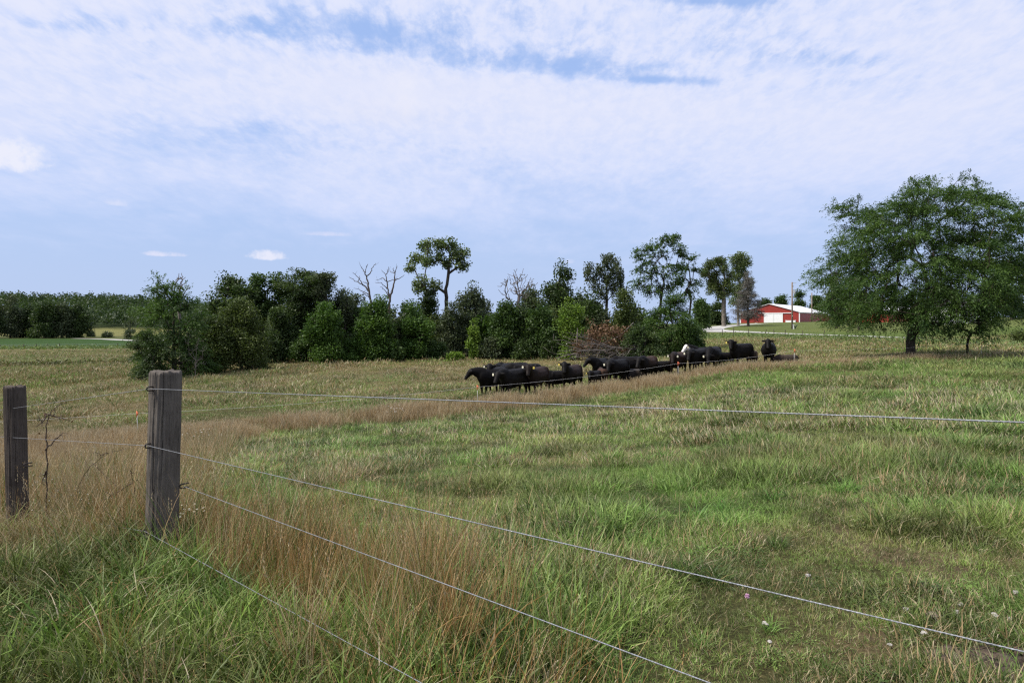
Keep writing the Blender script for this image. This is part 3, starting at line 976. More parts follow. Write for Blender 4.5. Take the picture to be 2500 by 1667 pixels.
def envelope_targets(g, n, hw, z0, z1, shape, shell=0.45, lump=0.32, depth=0.85, off=(0, 0), lobe=9, pull=0.33, spiky=0.16, layer=0):
    hs, ws = zip(*SHAPES[shape])
    ph = g.uniform(0, 6.28, 6)
    out = np.zeros((0, 3))
    while len(out) < n:
        h = g.random(n * 3)
        wdt = np.interp(h, hs, ws)
        ok = g.random(n * 3) < wdt ** 1.5 + 0.05
        a = g.uniform(0, 6.28, n * 3)
        q = g.random(n * 3) ** shell
        lumps = 1 - lump * (0.5 + 0.5 * np.sin(3 * a + ph[0] + 4 * h) * np.sin(9 * h + ph[1] + a)) - 0.14 * lump * np.sin(7 * a + 13 * h + ph[2]) - lump * 0.25
        rr = hw * wdt * q * lumps
        zz_ = z0 + (z1 - z0) * (h + 0.05 * np.sin(5 * a + ph[3]))
        p = np.c_[off[0] * h + rr * np.cos(a), off[1] * h + rr * np.sin(a) * depth, zz_]
        out = np.r_[out, p[ok]]
    out = out[:n]
    nl = max(6, n // lobe)
    ctr = out[g.permutation(n)[:nl]].copy()
    rel = (out[:, None] - ctr[None]) / np.array((1, 1, 0.8))
    near = np.argmin((rel ** 2).sum(-1), 1)
    out = out + (ctr[near] - out) * pull * np.array((1, 1, 0.8))
    sp = g.random(n) < spiky
    mid_ = np.array((0, 0, z0 + 0.45 * (z1 - z0)))
    k = np.where(sp, g.uniform(0.06, 0.22, n), 0)[:, None]
    out = out + (out - mid_) * k * np.where(out[:, 2:3] > mid_[2], 1, 0.4)
    if layer:
        an = np.arctan2(out[:, 1], out[:, 0])
        q = out[:, 2] + 0.16 * np.hypot(out[:, 0], out[:, 1]) + 0.5 * np.sin(2 * an + ph[4]) + 0.35 * np.sin(5 * an + ph[5])
        out[:, 2] -= 0.85 * layer / 6.28 * np.sin(6.28 * q / layer)
    return out


def skeleton(g, targets, top, lean=(0, 0), rise=0.6, step=0.85, wob=0.05):
    """limbs that grow from the trunk to every clump of leaves; returns positions and parents"""
    m_ = max(3, int(top / 0.5))
    N = [np.array((lean[0] * (k / m_) ** 1.5 + g.normal(0, wob * (k > 0)), lean[1] * (k / m_) ** 1.5 + g.normal(0, wob * (k > 0)), top * k / m_)) for k in range(m_ + 1)]
    par = list(range(-1, m_))
    first = max(1, int(m_ * 0.25))
    ax = np.stack([N[min(m_, int(max(0, t[2]) / top * m_))] for t in targets])
    order = np.argsort(np.linalg.norm((targets - ax)[:, :2], axis=1) + 0.3 * np.abs(targets[:, 2] - top * 0.5))
    buf = np.zeros((len(targets) * 14 + m_ + 40, 3))
    cnt = len(N)
    buf[:cnt] = N
    for k in order:
        t = targets[k]
        dv = t - buf[first:cnt]
        dist = np.linalg.norm(dv, axis=1)
        hor = np.hypot(dv[:, 0], dv[:, 1])
        cost = dist + np.maximum(0, rise * hor - dv[:, 2]) * 0.9
        b = int(np.argmin(cost)) + first
        p0 = buf[b].copy()
        L = np.linalg.norm(t - p0)
        ns = min(10, max(1, int(L / step)))
        pv = b
        for s in range(1, ns + 1):
            f = s / ns
            p = p0 + (t - p0) * f
            p[2] += 0.10 * L * math.sin(math.pi * f) * (1 if t[2] > p0[2] else 0.4)
            if s < ns:
                p += g.normal(0, 0.06 * min(1.0, L / ns), 3)
            if cnt >= len(buf):
                break
            buf[cnt] = p
            par.append(pv)
            pv = cnt
            cnt += 1
    return buf[:cnt], np.array(par[:cnt])


def limbs_mesh(name, Np, par, r0, tip=0.012, power=0.5, sides=4, sink=0.25):
    n = len(Np)
    wgt = np.zeros(n)
    kids = np.bincount(par[par >= 0], minlength=n)
    wgt[kids == 0] = 1
    for k in range(n - 1, 0, -1):
        wgt[par[k]] += wgt[k]
    rad = tip + (r0 - tip) * (wgt / wgt[0]) ** power
    rad[0] = r0 * 1.15
    c = np.arange(1, n)
    a, b = Np[par[c]].copy(), Np[c]
    a[par[c] == 0, 2] -= sink
    ra, rb = rad[par[c]], rad[c]
    ra = np.minimum(ra, rb * 1.7)
    ra[par[c] == 0] = r0 * 1.25
    T = b - a
    T = T / (np.linalg.norm(T, axis=1)[:, None] + 1e-9)
    ref = np.where(np.abs(T[:, 2:3]) < 0.85, np.array([[0, 0, 1.0]]), np.array([[1.0, 0, 0]]))
    u = np.cross(ref, T)
    u /= np.linalg.norm(u, axis=1)[:, None] + 1e-9
    v = np.cross(T, u)
    ang = 2 * np.pi * np.arange(sides) / sides
    ring = np.cos(ang)[None, :, None] * u[:, None] + np.sin(ang)[None, :, None] * v[:, None]
    b2 = b + T * rb[:, None] * 0.5
    Vv = np.concatenate([a[:, None] + ring * ra[:, None, None], b2[:, None] + ring * rb[:, None, None]], 1).reshape(-1, 3)
    base_ = (np.arange(len(c)) * 2 * sides)[:, None]
    k0 = np.arange(sides)[None]
    k1 = (k0 + 1) % sides
    Qq = np.stack([base_ + k0, base_ + k1, base_ + sides + k1, base_ + sides + k0], -1).reshape(-1, 4)
    return np_mesh(name, Vv, Qq, True)


def crown_leaves(g, T, per, sig, ln, wd, droop=0.0, style='broad'):
    n = len(T)
    per_t = np.maximum(3, (per * g.uniform(0.6, 1.4, n)).astype(int))
    idx = np.repeat(np.arange(n), per_t)
    N_ = len(idx)
    cl = g.normal(0, 0.27, n) + 0.45
    ctr = T.mean(0)
    out = T - ctr
    out[:, 2] *= 0.4
    out = out / (np.linalg.norm(out, axis=1)[:, None] + 1e-6)
    if style == 'spray':                        # fronds that run outwards and hang at the tip
        dirs = out + g.normal(0, 0.55, (n, 3)) * np.array((1, 1, 0.35))
        dirs = dirs / np.linalg.norm(dirs, axis=1)[:, None]
        fr = g.integers(0, 7, N_)
        fdir = dirs[idx] + np.stack([np.sin(idx * 7.1 + fr * 2.4), np.cos(idx * 3.3 + fr * 1.9), 0.25 * np.sin(fr * 4.2 + idx)], 1) * 0.8
        fdir /= np.linalg.norm(fdir, axis=1)[:, None]
        t = g.random(N_)
        L = sig[0] * 2.0
        C = T[idx] + fdir * (t * L)[:, None] + g.normal(0, 0.10 * sig[0], (N_, 3))
        C[:, 2] += -droop * L * t ** 2 + g.normal(0, sig[1] * 0.35, N_)
        A = fdir + g.normal(0, 0.45, (N_, 3))
        A[:, 2] -= 0.5 * droop + droop * t
    else:
        C = T[idx] + np.clip(g.normal(0, 0.85, (N_, 3)), -1.25, 1.25) * np.array((sig[0], sig[0], sig[1]))
        A = out[idx] * 0.6 + g.normal(0, 0.7, (N_, 3))
        A[:, 2] -= droop
    A /= np.linalg.norm(A, axis=1)[:, None] + 1e-9
    nrm = g.normal(0, 0.6, (N_, 3)) + np.array((0, 0, 0.8))
    Wv = np.cross(A, nrm)
    Wv /= np.linalg.norm(Wv, axis=1)[:, None] + 1e-9
    s = g.uniform(0.65, 1.35, N_)[:, None]
    val = np.clip(cl[idx] + g.normal(0, 0.20, N_), 0, 1)
    return C, A * ln / 2 * s, Wv * wd / 2 * s, val


def tree(name, label, px, d, top, hw, col, cat='tree', shape='oval', cb=0.15, n=140, per=60, leaf=(0.30, 0.19), sig=(0.5, 0.35), trunk=None,
         group=None, droop=0.1, style='broad', lean=0.0, seed=None, bark=None, base=None, rise=0.6, lump=0.52, shell=0.45, lobes=None,
         power=0.5, tip=0.012, drop=0.0, trunk_top=0.72, lobe=13, pull=0.42, ls=0.78, pk=1.1, spiky=0.26, layer=0):
    """px: column of the trunk; top: row of the tree top; hw: half width of the crown in columns"""
    g = np.random.default_rng(seed if seed is not None else int(px * 7 + d * 13 + top))
    gp = at(px, d) if base is None else base
    H = (HZ - top) / F * d + EYE - gp.z
    hwm = hw / F * d
    root = empty(name, gp, label, cat, group)
    if lobes is not None:
        T = np.zeros((0, 3))
        for lx, ly, lr, ln_ in lobes:
            c = np.array((X(lx, d) - gp.x, g.normal(0, 0.18) * hwm, EYE - (ly - HZ) / F * d - gp.z))
            q = g.normal(0, 1, (ln_, 3))
            q /= np.linalg.norm(q, axis=1)[:, None]
            T = np.r_[T, c + q * (g.random((ln_, 1)) ** 0.5) * lr / F * d * np.array((1, 1.2, 0.9))]
    else:
        T = envelope_targets(g, n, hwm, cb * H, H - sig[1] * 0.9, shape, shell, lump, off=(lean / F * d, 0), lobe=lobe, pull=pull, spiky=spiky, layer=layer)
        if drop:
            keep = vnoise(T[:, 0] + gp.x, T[:, 2] + 0.7 * T[:, 1], hwm * 0.28, 2, int(px) % 40) > drop
            T = T[keep]
    Np, par = skeleton(g, T, H * trunk_top, (lean / F * d * 0.15, 0), rise)
    link('trunk', limbs_mesh('trunk', Np, par, trunk or max(0.10, H * 0.022), tip, power), bark or M_BARK, root)
    if per:
        C, A, Wv, val = crown_leaves(g, T, per * pk, sig, leaf[0] * ls, leaf[1] * ls, droop, style)
        leaf_object('crown', C, A, Wv, val, LEAF[col], root)
    return root


def polyline_tree(name, label, px, d, lines, r0, mat, cat='dead tree', group=None, seed=1, spread=0.5, twigs=0):
    """bare tree from limbs seen against the sky: lines of (column, row), thick to thin"""
    g = np.random.default_rng(seed)
    gp = at(px, d)
    root = empty(name, gp, label, cat, group)
    b = MB()
    for k, (ln, ra, rb) in enumerate(lines):
        dy = g.normal(0, spread)
        P_ = []
        for i_, (x_, y_) in enumerate(ln):
            f = i_ / max(1, len(ln) - 1)
            dd = dy * f if k else 0
            P_.append((X(x_, d) - gp.x, dd, EYE - (y_ - HZ) / F * d - gp.z))
        P_ = np.array(P_)
        q = np.linspace(0, len(P_) - 1, len(P_) * 4 - 3)
        Pq = np.stack([np.interp(q, np.arange(len(P_)), P_[:, c]) for c in range(3)], -1)
        Pq[1:] += g.normal(0, 0.035, Pq[1:].shape)
        b.tube(Pq, np.linspace(ra, rb, len(Pq)), 6)
        for _ in range(twigs):
            i_ = g.integers(len(Pq) // 3, len(Pq))
            v = rand_dirs(1, g, 0.8)[0] * g.uniform(0.3, 1.1)
            b.tube([Pq[i_], Pq[i_] + v * 0.5 + g.normal(0, 0.05, 3), Pq[i_] + v], [rb * 0.8, rb * 0.6, 0.008], 4)
    b.build('trunk', mat, root, True)
    return root


TG = 'trees along the wooded edge of the pasture'
# the big honey locust on the right
tree('honey_locust', 'broad honey locust with low skirts standing alone in front of the farm buildings', 2222, 45, 452, 286, 'locust', shape='dome', cb=0.22, n=1150,
     per=112, leaf=(0.19, 0.066), sig=(0.62, 0.13), trunk=0.31, droop=0.42, style='spray', lean=60, pk=1.65, ls=0.74, seed=4, rise=0.8, lump=0.22, shell=0.55, power=0.66, drop=0.08, trunk_top=0.42, tip=0.009, lobe=16, pull=0.22, spiky=0.0, layer=1.35)
tree('young_locust', 'small crooked locust tree beside the big honey locust, bare grey stem', 2360, 46, 772, 88, 'locust', shape='vase', cb=0.48, n=34, per=80,
     leaf=(0.2, 0.06), sig=(0.5, 0.15), trunk=0.085, droop=0.5, style='spray', lean=20, seed=9, rise=0.2, trunk_top=0.45)

# the wooded edge, left to right
tree('locust_bush', 'wide dark feathery locust at the left end of the wooded edge', 425, 56, 688, 112, 'locust', shape='bush', cb=0.03, n=300, per=95, leaf=(0.26, 0.08), sig=(0.6, 0.2),
     group=TG, style='spray', droop=0.4, lean=-8, seed=21, lump=0.4, trunk=0.2)
tree('locust_bush', 'low dark locust bush sprawling in front of the left end of the wooded edge', 372, 53, 800, 66, 'dark', shape='bush', cb=0.0, n=120, per=95, leaf=(0.24, 0.08), sig=(0.55, 0.2),
     group=TG, style='spray', droop=0.4, seed=22)
tree('bushy_tree', 'pale olive rounded tree just right of the feathery locust', 590, 62, 722, 78, 'olive', shape='bush', cb=0.02, n=220, per=85, leaf=(0.24, 0.13), sig=(0.5, 0.4), group=TG, seed=23, lump=0.22)
tree('bushy_tree', 'olive green bush between the feathery locust and the pale olive tree', 518, 60, 752, 62, 'olive', shape='bush', cb=0.0, n=150, per=80, leaf=(0.26, 0.13), sig=(0.5, 0.4), group=TG, seed=24)
tree('broadleaf_tree', 'dark dense oak rising behind the pale olive tree', 560, 76, 655, 84, 'dark', shape='oval', cb=0.1, n=200, per=70, leaf=(0.36, 0.22), sig=(0.6, 0.45), group=TG, seed=25, lump=0.2)
tree('broadleaf_tree', 'tall tree with knobbly dark green top left of the flat topped locust', 648, 77, 646, 66, 'mid', shape='oval', cb=0.1, n=170, per=65, leaf=(0.36, 0.22), sig=(0.55, 0.42), group=TG, seed=26, lump=0.45)
tree('broadleaf_tree', 'flat topped dark locust in the left half of the wooded edge', 745, 76, 664, 92, 'dark', shape='vase', cb=0.3, n=230, per=70, leaf=(0.32, 0.16), sig=(0.65, 0.25), group=TG, seed=27, lump=0.25)
tree('airy_tree', 'airy tree with lacy crown overtopping the flat topped locust', 795, 74, 650, 42, 'grey', shape='vase', cb=0.35, n=75, per=42, leaf=(0.30, 0.18), sig=(0.5, 0.25), group=TG, seed=28, drop=0.3)
tree('airy_tree', 'thin crowned tree just left of the two bare snags', 842, 75, 688, 52, 'grey', shape='oval', cb=0.2, n=90, per=45, leaf=(0.32, 0.18), sig=(0.5, 0.35), group=TG, seed=29, drop=0.25)
tree('bushy_tree', 'dark green thicket tree below the flat topped locust', 690, 72, 745, 60, 'dark', shape='bush', cb=0.0, n=150, per=70, leaf=(0.32, 0.18), sig=(0.55, 0.4), group=TG, seed=30)
tree('bushy_tree', 'round bush with yellowing top in the middle of the left half of the wooded edge', 795, 69, 738, 68, 'bright', shape='bush', cb=0.0, n=190, per=80, leaf=(0.27, 0.16), sig=(0.55, 0.35), group=TG, seed=31)
tree('bushy_tree', 'vivid green maple below the left bare snag', 915, 71, 716, 72, 'bright', shape='bush', cb=0.0, n=230, per=80, leaf=(0.28, 0.18), sig=(0.5, 0.4), group=TG, seed=32)
tree('bushy_tree', 'grey green tree behind the vivid green maple', 865, 78, 708, 70, 'grey', shape='oval', cb=0.05, n=130, per=70, leaf=(0.34, 0.2), sig=(0.55, 0.4), group=TG, seed=33)
tree('bushy_tree', 'bright green bush right of the right bare snag', 1012, 73, 744, 62, 'bright', shape='bush', cb=0.0, n=150, per=80, leaf=(0.28, 0.17), sig=(0.5, 0.4), group=TG, seed=34)
tree('bushy_tree', 'dark round tree right behind the bright green bush', 1045, 84, 715, 56, 'dark', shape='oval', cb=0.05, n=120, per=70, leaf=(0.36, 0.22), sig=(0.55, 0.4), group=TG, seed=35)
tree('bushy_tree', 'small round headed tree far back between the right snag and the cottonwood', 990, 96, 728, 26, 'mid', shape='oval', cb=0.1, n=70, per=60, leaf=(0.4, 0.25), sig=(0.55, 0.4), group=TG, seed=36)
tree('cottonwood', 'tall slender cottonwood with a round open crown high above the wooded edge', 1089, 82, 577, 80, 'cotton', group=TG, seed=37, leaf=(0.33, 0.24), sig=(0.40, 0.34), per=26, bark=M_BARK, trunk=0.21, trunk_top=0.6, rise=0.75, power=0.62, tip=0.03,
     lobes=[(1042, 601, 19, 22), (1072, 593, 16, 18), (1100, 596, 18, 20), (1127, 618, 18, 22), (1129, 645, 16, 17), (1046, 638, 20, 22), (1012, 630, 16, 15), (1000, 658, 12, 10), (1091, 640, 13, 12), (1072, 625, 14, 10),
            (1033, 692, 19, 20), (1061, 695, 13, 13), (1050, 719, 12, 11), (1020, 706, 10, 8), (1110, 625, 12, 8)])
tree('bushy_tree', 'grey green open tree just right of the cottonwood stem', 1148, 80, 682, 58, 'grey', shape='oval', cb=0.1, n=150, per=55, leaf=(0.34, 0.2), sig=(0.5, 0.4), group=TG, seed=38, drop=0.2, lump=0.4)
tree('bushy_tree', 'dull green tree with thin foliage behind the lime green sapling', 1105, 77, 742, 60, 'grey', shape='bush', cb=0.0, n=140, per=65, leaf=(0.32, 0.18), sig=(0.5, 0.4), group=TG, seed=39)
tree('lime_sapling', 'narrow lime green sapling among the darker bushes below the cottonwood', 1155, 73, 772, 19, 'lime', shape='column', cb=0.0, n=60, per=50, leaf=(0.26, 0.18), sig=(0.35, 0.25), group=TG, seed=40)
tree('bushy_tree', 'green bush in front of the bare grey crowned tree', 1238, 74, 714, 66, 'mid', shape='bush', cb=0.0, n=180, per=70, leaf=(0.3, 0.18), sig=(0.5, 0.4), group=TG, seed=41)
tree('bushy_tree', 'dark green rounded bush left of the yellow green tree', 1312, 73, 742, 70, 'mid', shape='bush', cb=0.0, n=190, per=75, leaf=(0.3, 0.18), sig=(0.5, 0.4), group=TG, seed=42)
tree('broadleaf_tree', 'dark oak with ragged top left of the pointed elm', 1368, 82, 648, 62, 'dark', shape='oval', cb=0.12, n=190, per=62, leaf=(0.36, 0.22), sig=(0.55, 0.42), group=TG, seed=43, lump=0.4)
tree('broadleaf_tree', 'dark leafy tree behind the bare grey crown', 1300, 88, 690, 78, 'grey', shape='oval', cb=0.05, n=150, per=60, leaf=(0.38, 0.22), sig=(0.55, 0.42), group=TG, seed=44, drop=0.15)
tree('elm', 'elm with pointed upswept branches beside the open crowned locust', 1480, 77, 620, 58, 'grey', per=34, leaf=(0.34, 0.16), sig=(0.26, 0.5), group=TG, seed=45, rise=1.2, droop=-0.5, trunk_top=0.4, power=0.6, trunk=0.15,
     lobes=[(1478, 640, 10, 9), (1492, 632, 7, 6), (1462, 660, 12, 10), (1438, 660, 9, 7), (1432, 672, 9, 7), (1508, 645, 8, 7), (1500, 666, 14, 12), (1518, 672, 8, 7), (1515, 690, 12, 10), (1478, 680, 16, 14), (1450, 690, 15, 12), (1496, 704, 18, 14), (1464, 716, 18, 14), (1520, 712, 10, 8)])
tree('bushy_tree', 'yellow green tree with loose foliage above the brush pile', 1395, 68, 716, 52, 'lime', shape='bush', cb=0.05, n=140, per=55, leaf=(0.25, 0.15), sig=(0.45, 0.4), group=TG, seed=46, drop=0.2)
tree('bushy_tree', 'dark green tree filling the gap under the pointed elm', 1450, 75, 718, 76, 'dark', shape='bush', cb=0.0, n=180, per=70, leaf=(0.32, 0.2), sig=(0.5, 0.4), group=TG, seed=47)
tree('bushy_tree', 'olive yellow bush behind the withered brush pile', 1525, 69, 708, 58, 'olive', shape='bush', cb=0.02, n=150, per=62, leaf=(0.26, 0.16), sig=(0.5, 0.4), group=TG, seed=48)
tree('open_locust', 'open crowned locust with leaning pointed top at the right end of the wooded edge', 1612, 70, 568, 66, 'locust', per=46, leaf=(0.27, 0.10), sig=(0.42, 0.16), group=TG, seed=49, style='spray', droop=0.3, trunk=0.13, trunk_top=0.4, rise=0.9, power=0.62,
     lobes=[(1645, 576, 7, 6), (1641, 588, 10, 9), (1620, 595, 17, 14), (1595, 606, 17, 14), (1564, 618, 16, 12), (1582, 634, 20, 15), (1614, 622, 22, 18), (1643, 608, 16, 13), (1662, 624, 13, 9), (1569, 659, 17, 12), (1596, 664, 22, 16), (1625, 660, 22, 16), (1652, 652, 17, 12), (1563, 690, 16, 12), (1588, 702, 21, 16), (1617, 696, 22, 16), (1645, 690, 19, 14)])
tree('open_locust', 'smaller open locust just right of the leaning pointed locust', 1686, 72, 626, 36, 'locust', per=46, leaf=(0.27, 0.10), sig=(0.42, 0.16), group=TG, seed=50, style='spray', droop=0.3, trunk=0.10, trunk_top=0.4, rise=0.9, power=0.62,
     lobes=[(1690, 632, 9, 8), (1676, 656, 15, 12), (1694, 660, 14, 10), (1668, 684, 15, 11), (1698, 690, 15, 11), (1680, 710, 17, 12)])
tree('locust_bush', 'dense dark low locust at the right end of the wooded edge behind the herd', 1640, 64, 722, 92, 'locust', shape='skirt', cb=0.02, n=300, per=90, leaf=(0.27, 0.085), sig=(0.6, 0.2), group=TG, seed=51, style='spray', droop=0.45, trunk=0.2)
tree('locust_bush', 'dark overhanging bush at the foot of the right end of the wooded edge', 1575, 62, 790, 62, 'dark', shape='bush', cb=0.0, n=130, per=75, leaf=(0.26, 0.1), sig=(0.55, 0.25), group=TG, seed=52, style='spray', droop=0.4)
for k, (px_, d_, tp, hw_, cl, lb) in enumerate((
        (470, 66, 800, 60, 'dark', 'shadowy undergrowth bush at the foot of the feathery locust'), (655, 70, 815, 50, 'dark', 'shadowy undergrowth bush at the foot of the knobbly topped tree'),
        (735, 71, 820, 52, 'mid', 'low green bush under the flat topped locust'), (860, 70, 818, 40, 'bright', 'low bright green bush at the foot of the vivid maple'),
        (955, 71, 820, 44, 'mid', 'low green bush between the vivid maple and the bright bush'), (1060, 74, 822, 48, 'mid', 'low green bush at the foot of the cottonwood'),
        (1112, 72, 858, 20, 'lime', 'tiny yellow green shrub at the edge of the grass below the cottonwood'), (1195, 73, 815, 44, 'grey', 'blue green low bush right of the lime green sapling'),
        (1275, 72, 822, 46, 'dark', 'dark low bush below the bare grey crown'), (1350, 71, 825, 40, 'dark', 'dark low bush left of the withered brush pile'),
        (1500, 70, 800, 52, 'dark', 'shadowed bush behind the withered brush pile'), (1690, 66, 800, 40, 'mid', 'low ragged bush at the far right foot of the wooded edge'))):
    tree('undergrowth_bush', lb, px_, d_, tp, hw_, cl, cat='bush', shape='bush', cb=0.0, n=70, per=70, leaf=(0.28, 0.16), sig=(0.45, 0.32), group='undergrowth bushes along the wooded edge', seed=100 + k)
for k, (px_, d_, tp, hw_, cl, lb) in enumerate((
        (610, 92, 700, 100, 'dark', 'dark trees closing the view behind the pale olive tree'), (720, 92, 700, 96, 'dark', 'dark tree closing the view behind the flat topped locust'),
        (835, 94, 722, 84, 'dark', 'dark tree closing the view behind the thin crowned tree'), (945, 95, 752, 84, 'dark', 'dark tree closing the view between the two snags'),
        (1185, 95, 732, 90, 'grey', 'dull tree closing the view right of the cottonwood'), (1420, 92, 692, 80, 'dark', 'dark tree closing the view behind the pointed elm'),
        (1545, 90, 722, 74, 'dark', 'dark tree closing the view behind the olive yellow bush'))):
    tree('background_tree', lb, px_, d_, tp, hw_, cl, shape='bush', cb=0.0, n=130, per=58, leaf=(0.42, 0.26), sig=(0.65, 0.5), group=TG, seed=130 + k)

g_ = np.random.default_rng(40)
_marks = [(425, 'the feathery locust'), (518, 'the olive green bush'), (590, 'the pale olive tree'), (648, 'the knobbly topped tree'), (745, 'the flat topped locust'), (795, 'the bush with yellowing top'), (842, 'the thin crowned tree'),
          (903, 'the left bare snag'), (953, 'the right bare snag'), (1012, 'the bright green bush'), (1089, 'the cottonwood stem'), (1155, 'the lime green sapling'), (1238, 'the bush before the bare grey crown'), (1312, 'the dark rounded bush'),
          (1368, 'the ragged dark oak'), (1395, 'the yellow green tree'), (1478, 'the pointed elm'), (1525, 'the olive yellow bush')]
_words = {'mid': 'mid green', 'dark': 'dark green', 'grey': 'grey green', 'olive': 'olive coloured', 'bright': 'bright green'}
_seen = set()
for k in range(22):
    px_ = 480 + 1050 * (k + g_.uniform(-.3, .3)) / 21
    d_, tp, hw_, cl = g_.uniform(73, 82), g_.uniform(712, 775), g_.uniform(34, 62), ('mid', 'dark', 'grey', 'mid', 'olive', 'bright')[g_.integers(6)]
    for mx, nm in sorted(_marks, key=lambda q: abs(q[0] - px_)):
        lb = '%s thicket bush %s %s' % (_words[cl], 'just left of' if px_ < mx - 8 else 'just right of' if px_ > mx + 8 else 'right behind', nm)
        if lb not in _seen:
            break
    _seen.add(lb)
    tree('thicket_bush', lb, px_, d_, tp, hw_, cl, cat='bush', shape='bush', cb=0.0, n=90, per=52, leaf=(0.36, 0.2), sig=(0.6, 0.45), group='thicket bushes filling the wooded edge', seed=200 + k, lump=0.6, spiky=0.3)

# snags, bare crown, bare twigs
z2 = lambda L: [(500 + a / 3.672, 550 + b / 3.672) for a, b in L]
polyline_tree('bare_snag', 'left of two bare snags, forked limbs leaning left against the sky', 905, 76, [
    (z2([(1505, 1150), (1495, 900), (1490, 700), (1475, 610), (1462, 520), (1450, 460), (1430, 420), (1405, 375)]), .17, .03), (z2([(1450, 460), (1480, 430), (1500, 380), (1525, 340)]), .07, .02),
    (z2([(1435, 440), (1445, 390), (1465, 350)]), .05, .02), (z2([(1465, 590), (1430, 545), (1390, 520), (1340, 495), (1285, 460)]), .09, .02), (z2([(1420, 540), (1400, 500), (1365, 460), (1325, 420)]), .06, .02),
    (z2([(1370, 505), (1385, 480), (1392, 455)]), .04, .015), (z2([(1470, 620), (1430, 600), (1390, 580), (1340, 560)]), .06, .015), (z2([(1462, 530), (1435, 515), (1415, 510)]), .04, .015),
    (z2([(1480, 650), (1440, 620), (1415, 600)]), .06, .02)], .17, M_SNAG, group='bare snags above the wooded edge', seed=3, twigs=1)
polyline_tree('bare_snag', 'right of two bare snags, upright forked limbs beside the cottonwood', 953, 76, [
    (z2([(1652, 1150), (1655, 900), (1655, 720), (1662, 640), (1690, 560), (1700, 500), (1700, 430), (1690, 380)]), .18, .03), (z2([(1700, 430), (1715, 400), (1728, 365)]), .05, .02),
    (z2([(1700, 500), (1740, 475), (1790, 445)]), .07, .02), (z2([(1655, 660), (1640, 580), (1630, 500), (1620, 440), (1580, 400)]), .10, .02), (z2([(1625, 440), (1645, 410), (1650, 375)]), .05, .02),
    (z2([(1650, 640), (1610, 580), (1575, 550)]), .06, .02), (z2([(1632, 570), (1590, 520), (1535, 515)]), .05, .015), (z2([(1630, 500), (1590, 470), (1525, 490)]), .05, .015),
    (z2([(1700, 430), (1670, 420), (1645, 400)]), .05, .015), (z2([(1640, 510), (1670, 490), (1700, 485)]), .05, .02)], .18, M_SNAG, group='bare snags above the wooded edge', seed=4, twigs=1)
tree('bare_tree', 'leafless pale grey tree fanning out above the bushes mid way along the wooded edge', 1262, 80, 660, 72, 'grey', shape='vase', cb=0.5, n=330, per=0, seed=55, bark=M_DEAD, rise=0.9, trunk=0.16, tip=0.016, power=0.6, trunk_top=0.5, group=TG)
tree('bare_twigs_tree', 'leafless twigs showing above the feathery locust at the left end', 440, 59, 662, 42, 'grey', shape='vase', cb=0.7, n=120, per=0, seed=56, bark=M_DEAD, rise=1.0, trunk=0.12, tip=0.012, power=0.6, trunk_top=0.6, group=TG)
tree('dead_branches', 'dead grey branches hanging out of the feathery locust near the ground', 478, 54.3, 800, 52, 'grey', shape='bush', cb=0.2, n=120, per=0, seed=57, bark=M_DEAD, rise=0.0, trunk=0.032, tip=0.007, power=0.6, trunk_top=0.5, group=TG)

# fallen tree with withered leaves
g_ = np.random.default_rng(77)
root = empty('brush_pile', at(1470, 64), 'fallen tree with withered brown leaves and bare branches sprawling onto the grass', 'fallen tree')
b = MB()
for _ in range(46):
    px_, dd = g_.uniform(1440, 1570), g_.uniform(-2, 1.5)
    s0 = np.array((X(px_, 64) - root.location.x, dd, g_.uniform(0.2, 1.6)))
    ang = g_.normal(math.pi * 0.95, 0.7)
    L = g_.uniform(1.5, 5.5)
    dirv_ = np.array((math.cos(ang), -0.6 * abs(math.sin(ang)) - 0.2, g_.normal(0.03, 0.22)))
    p = [s0]
    for k in range(5):
        q = p[-1] + dirv_ * L / 5 + g_.normal(0, 0.10, 3)
        q[2] = max(0.05, q[2])
        p.append(q)
    b.tube(p, np.linspace(g_.uniform(0.03, 0.07), 0.010, 6), 5)
    for _ in range(4):
        q = p[g_.integers(2, 6)]
        v = rand_dirs(1, g_, 0.2)[0] * g_.uniform(0.3, 1.2)
        b.tube([q, q + v * 0.5 + g_.normal(0, .05, 3), q + v], [0.016, 0.012, 0.006], 4)
b.tube([(-4.2, 0.3, 0.3), (-1.5, 0.4, 1.0), (1.8, 1.2, 2.3), (3.2, 1.8, 3.6)], [0.03, 0.05, 0.07, 0.04], 8)
b.tube([(-2.2, 0.6, 0.2), (-2.25, 0.6, 2.2), (-2.2, 0.6, 3.1)], [0.09, 0.07, 0.015], 7)
b.build('branches', M_DEAD, root, True)
T_ = np.zeros((0, 3))
for lx, ly, lr, ln_ in ((1412, 848, 14, 12), (1446, 836, 16, 16), (1482, 806, 20, 18), (1510, 815, 16, 12), (1522, 846, 14, 12), (1450, 812, 14, 8), (1490, 838, 20, 8)):
    c = np.array((X(lx, 64) - root.location.x, -0.4, EYE - (ly - HZ) / F * 64 - root.location.z))
    T_ = np.r_[T_, c + g_.normal(0, 0.5, (ln_, 3)) * lr / F * 64]
C, A, Wv, val = crown_leaves(g_, T_, 34, (0.35, 0.35), 0.20, 0.10, 0.9)
leaf_object('withered_leaves', C, A, Wv, val, LEAF['brown'], root)

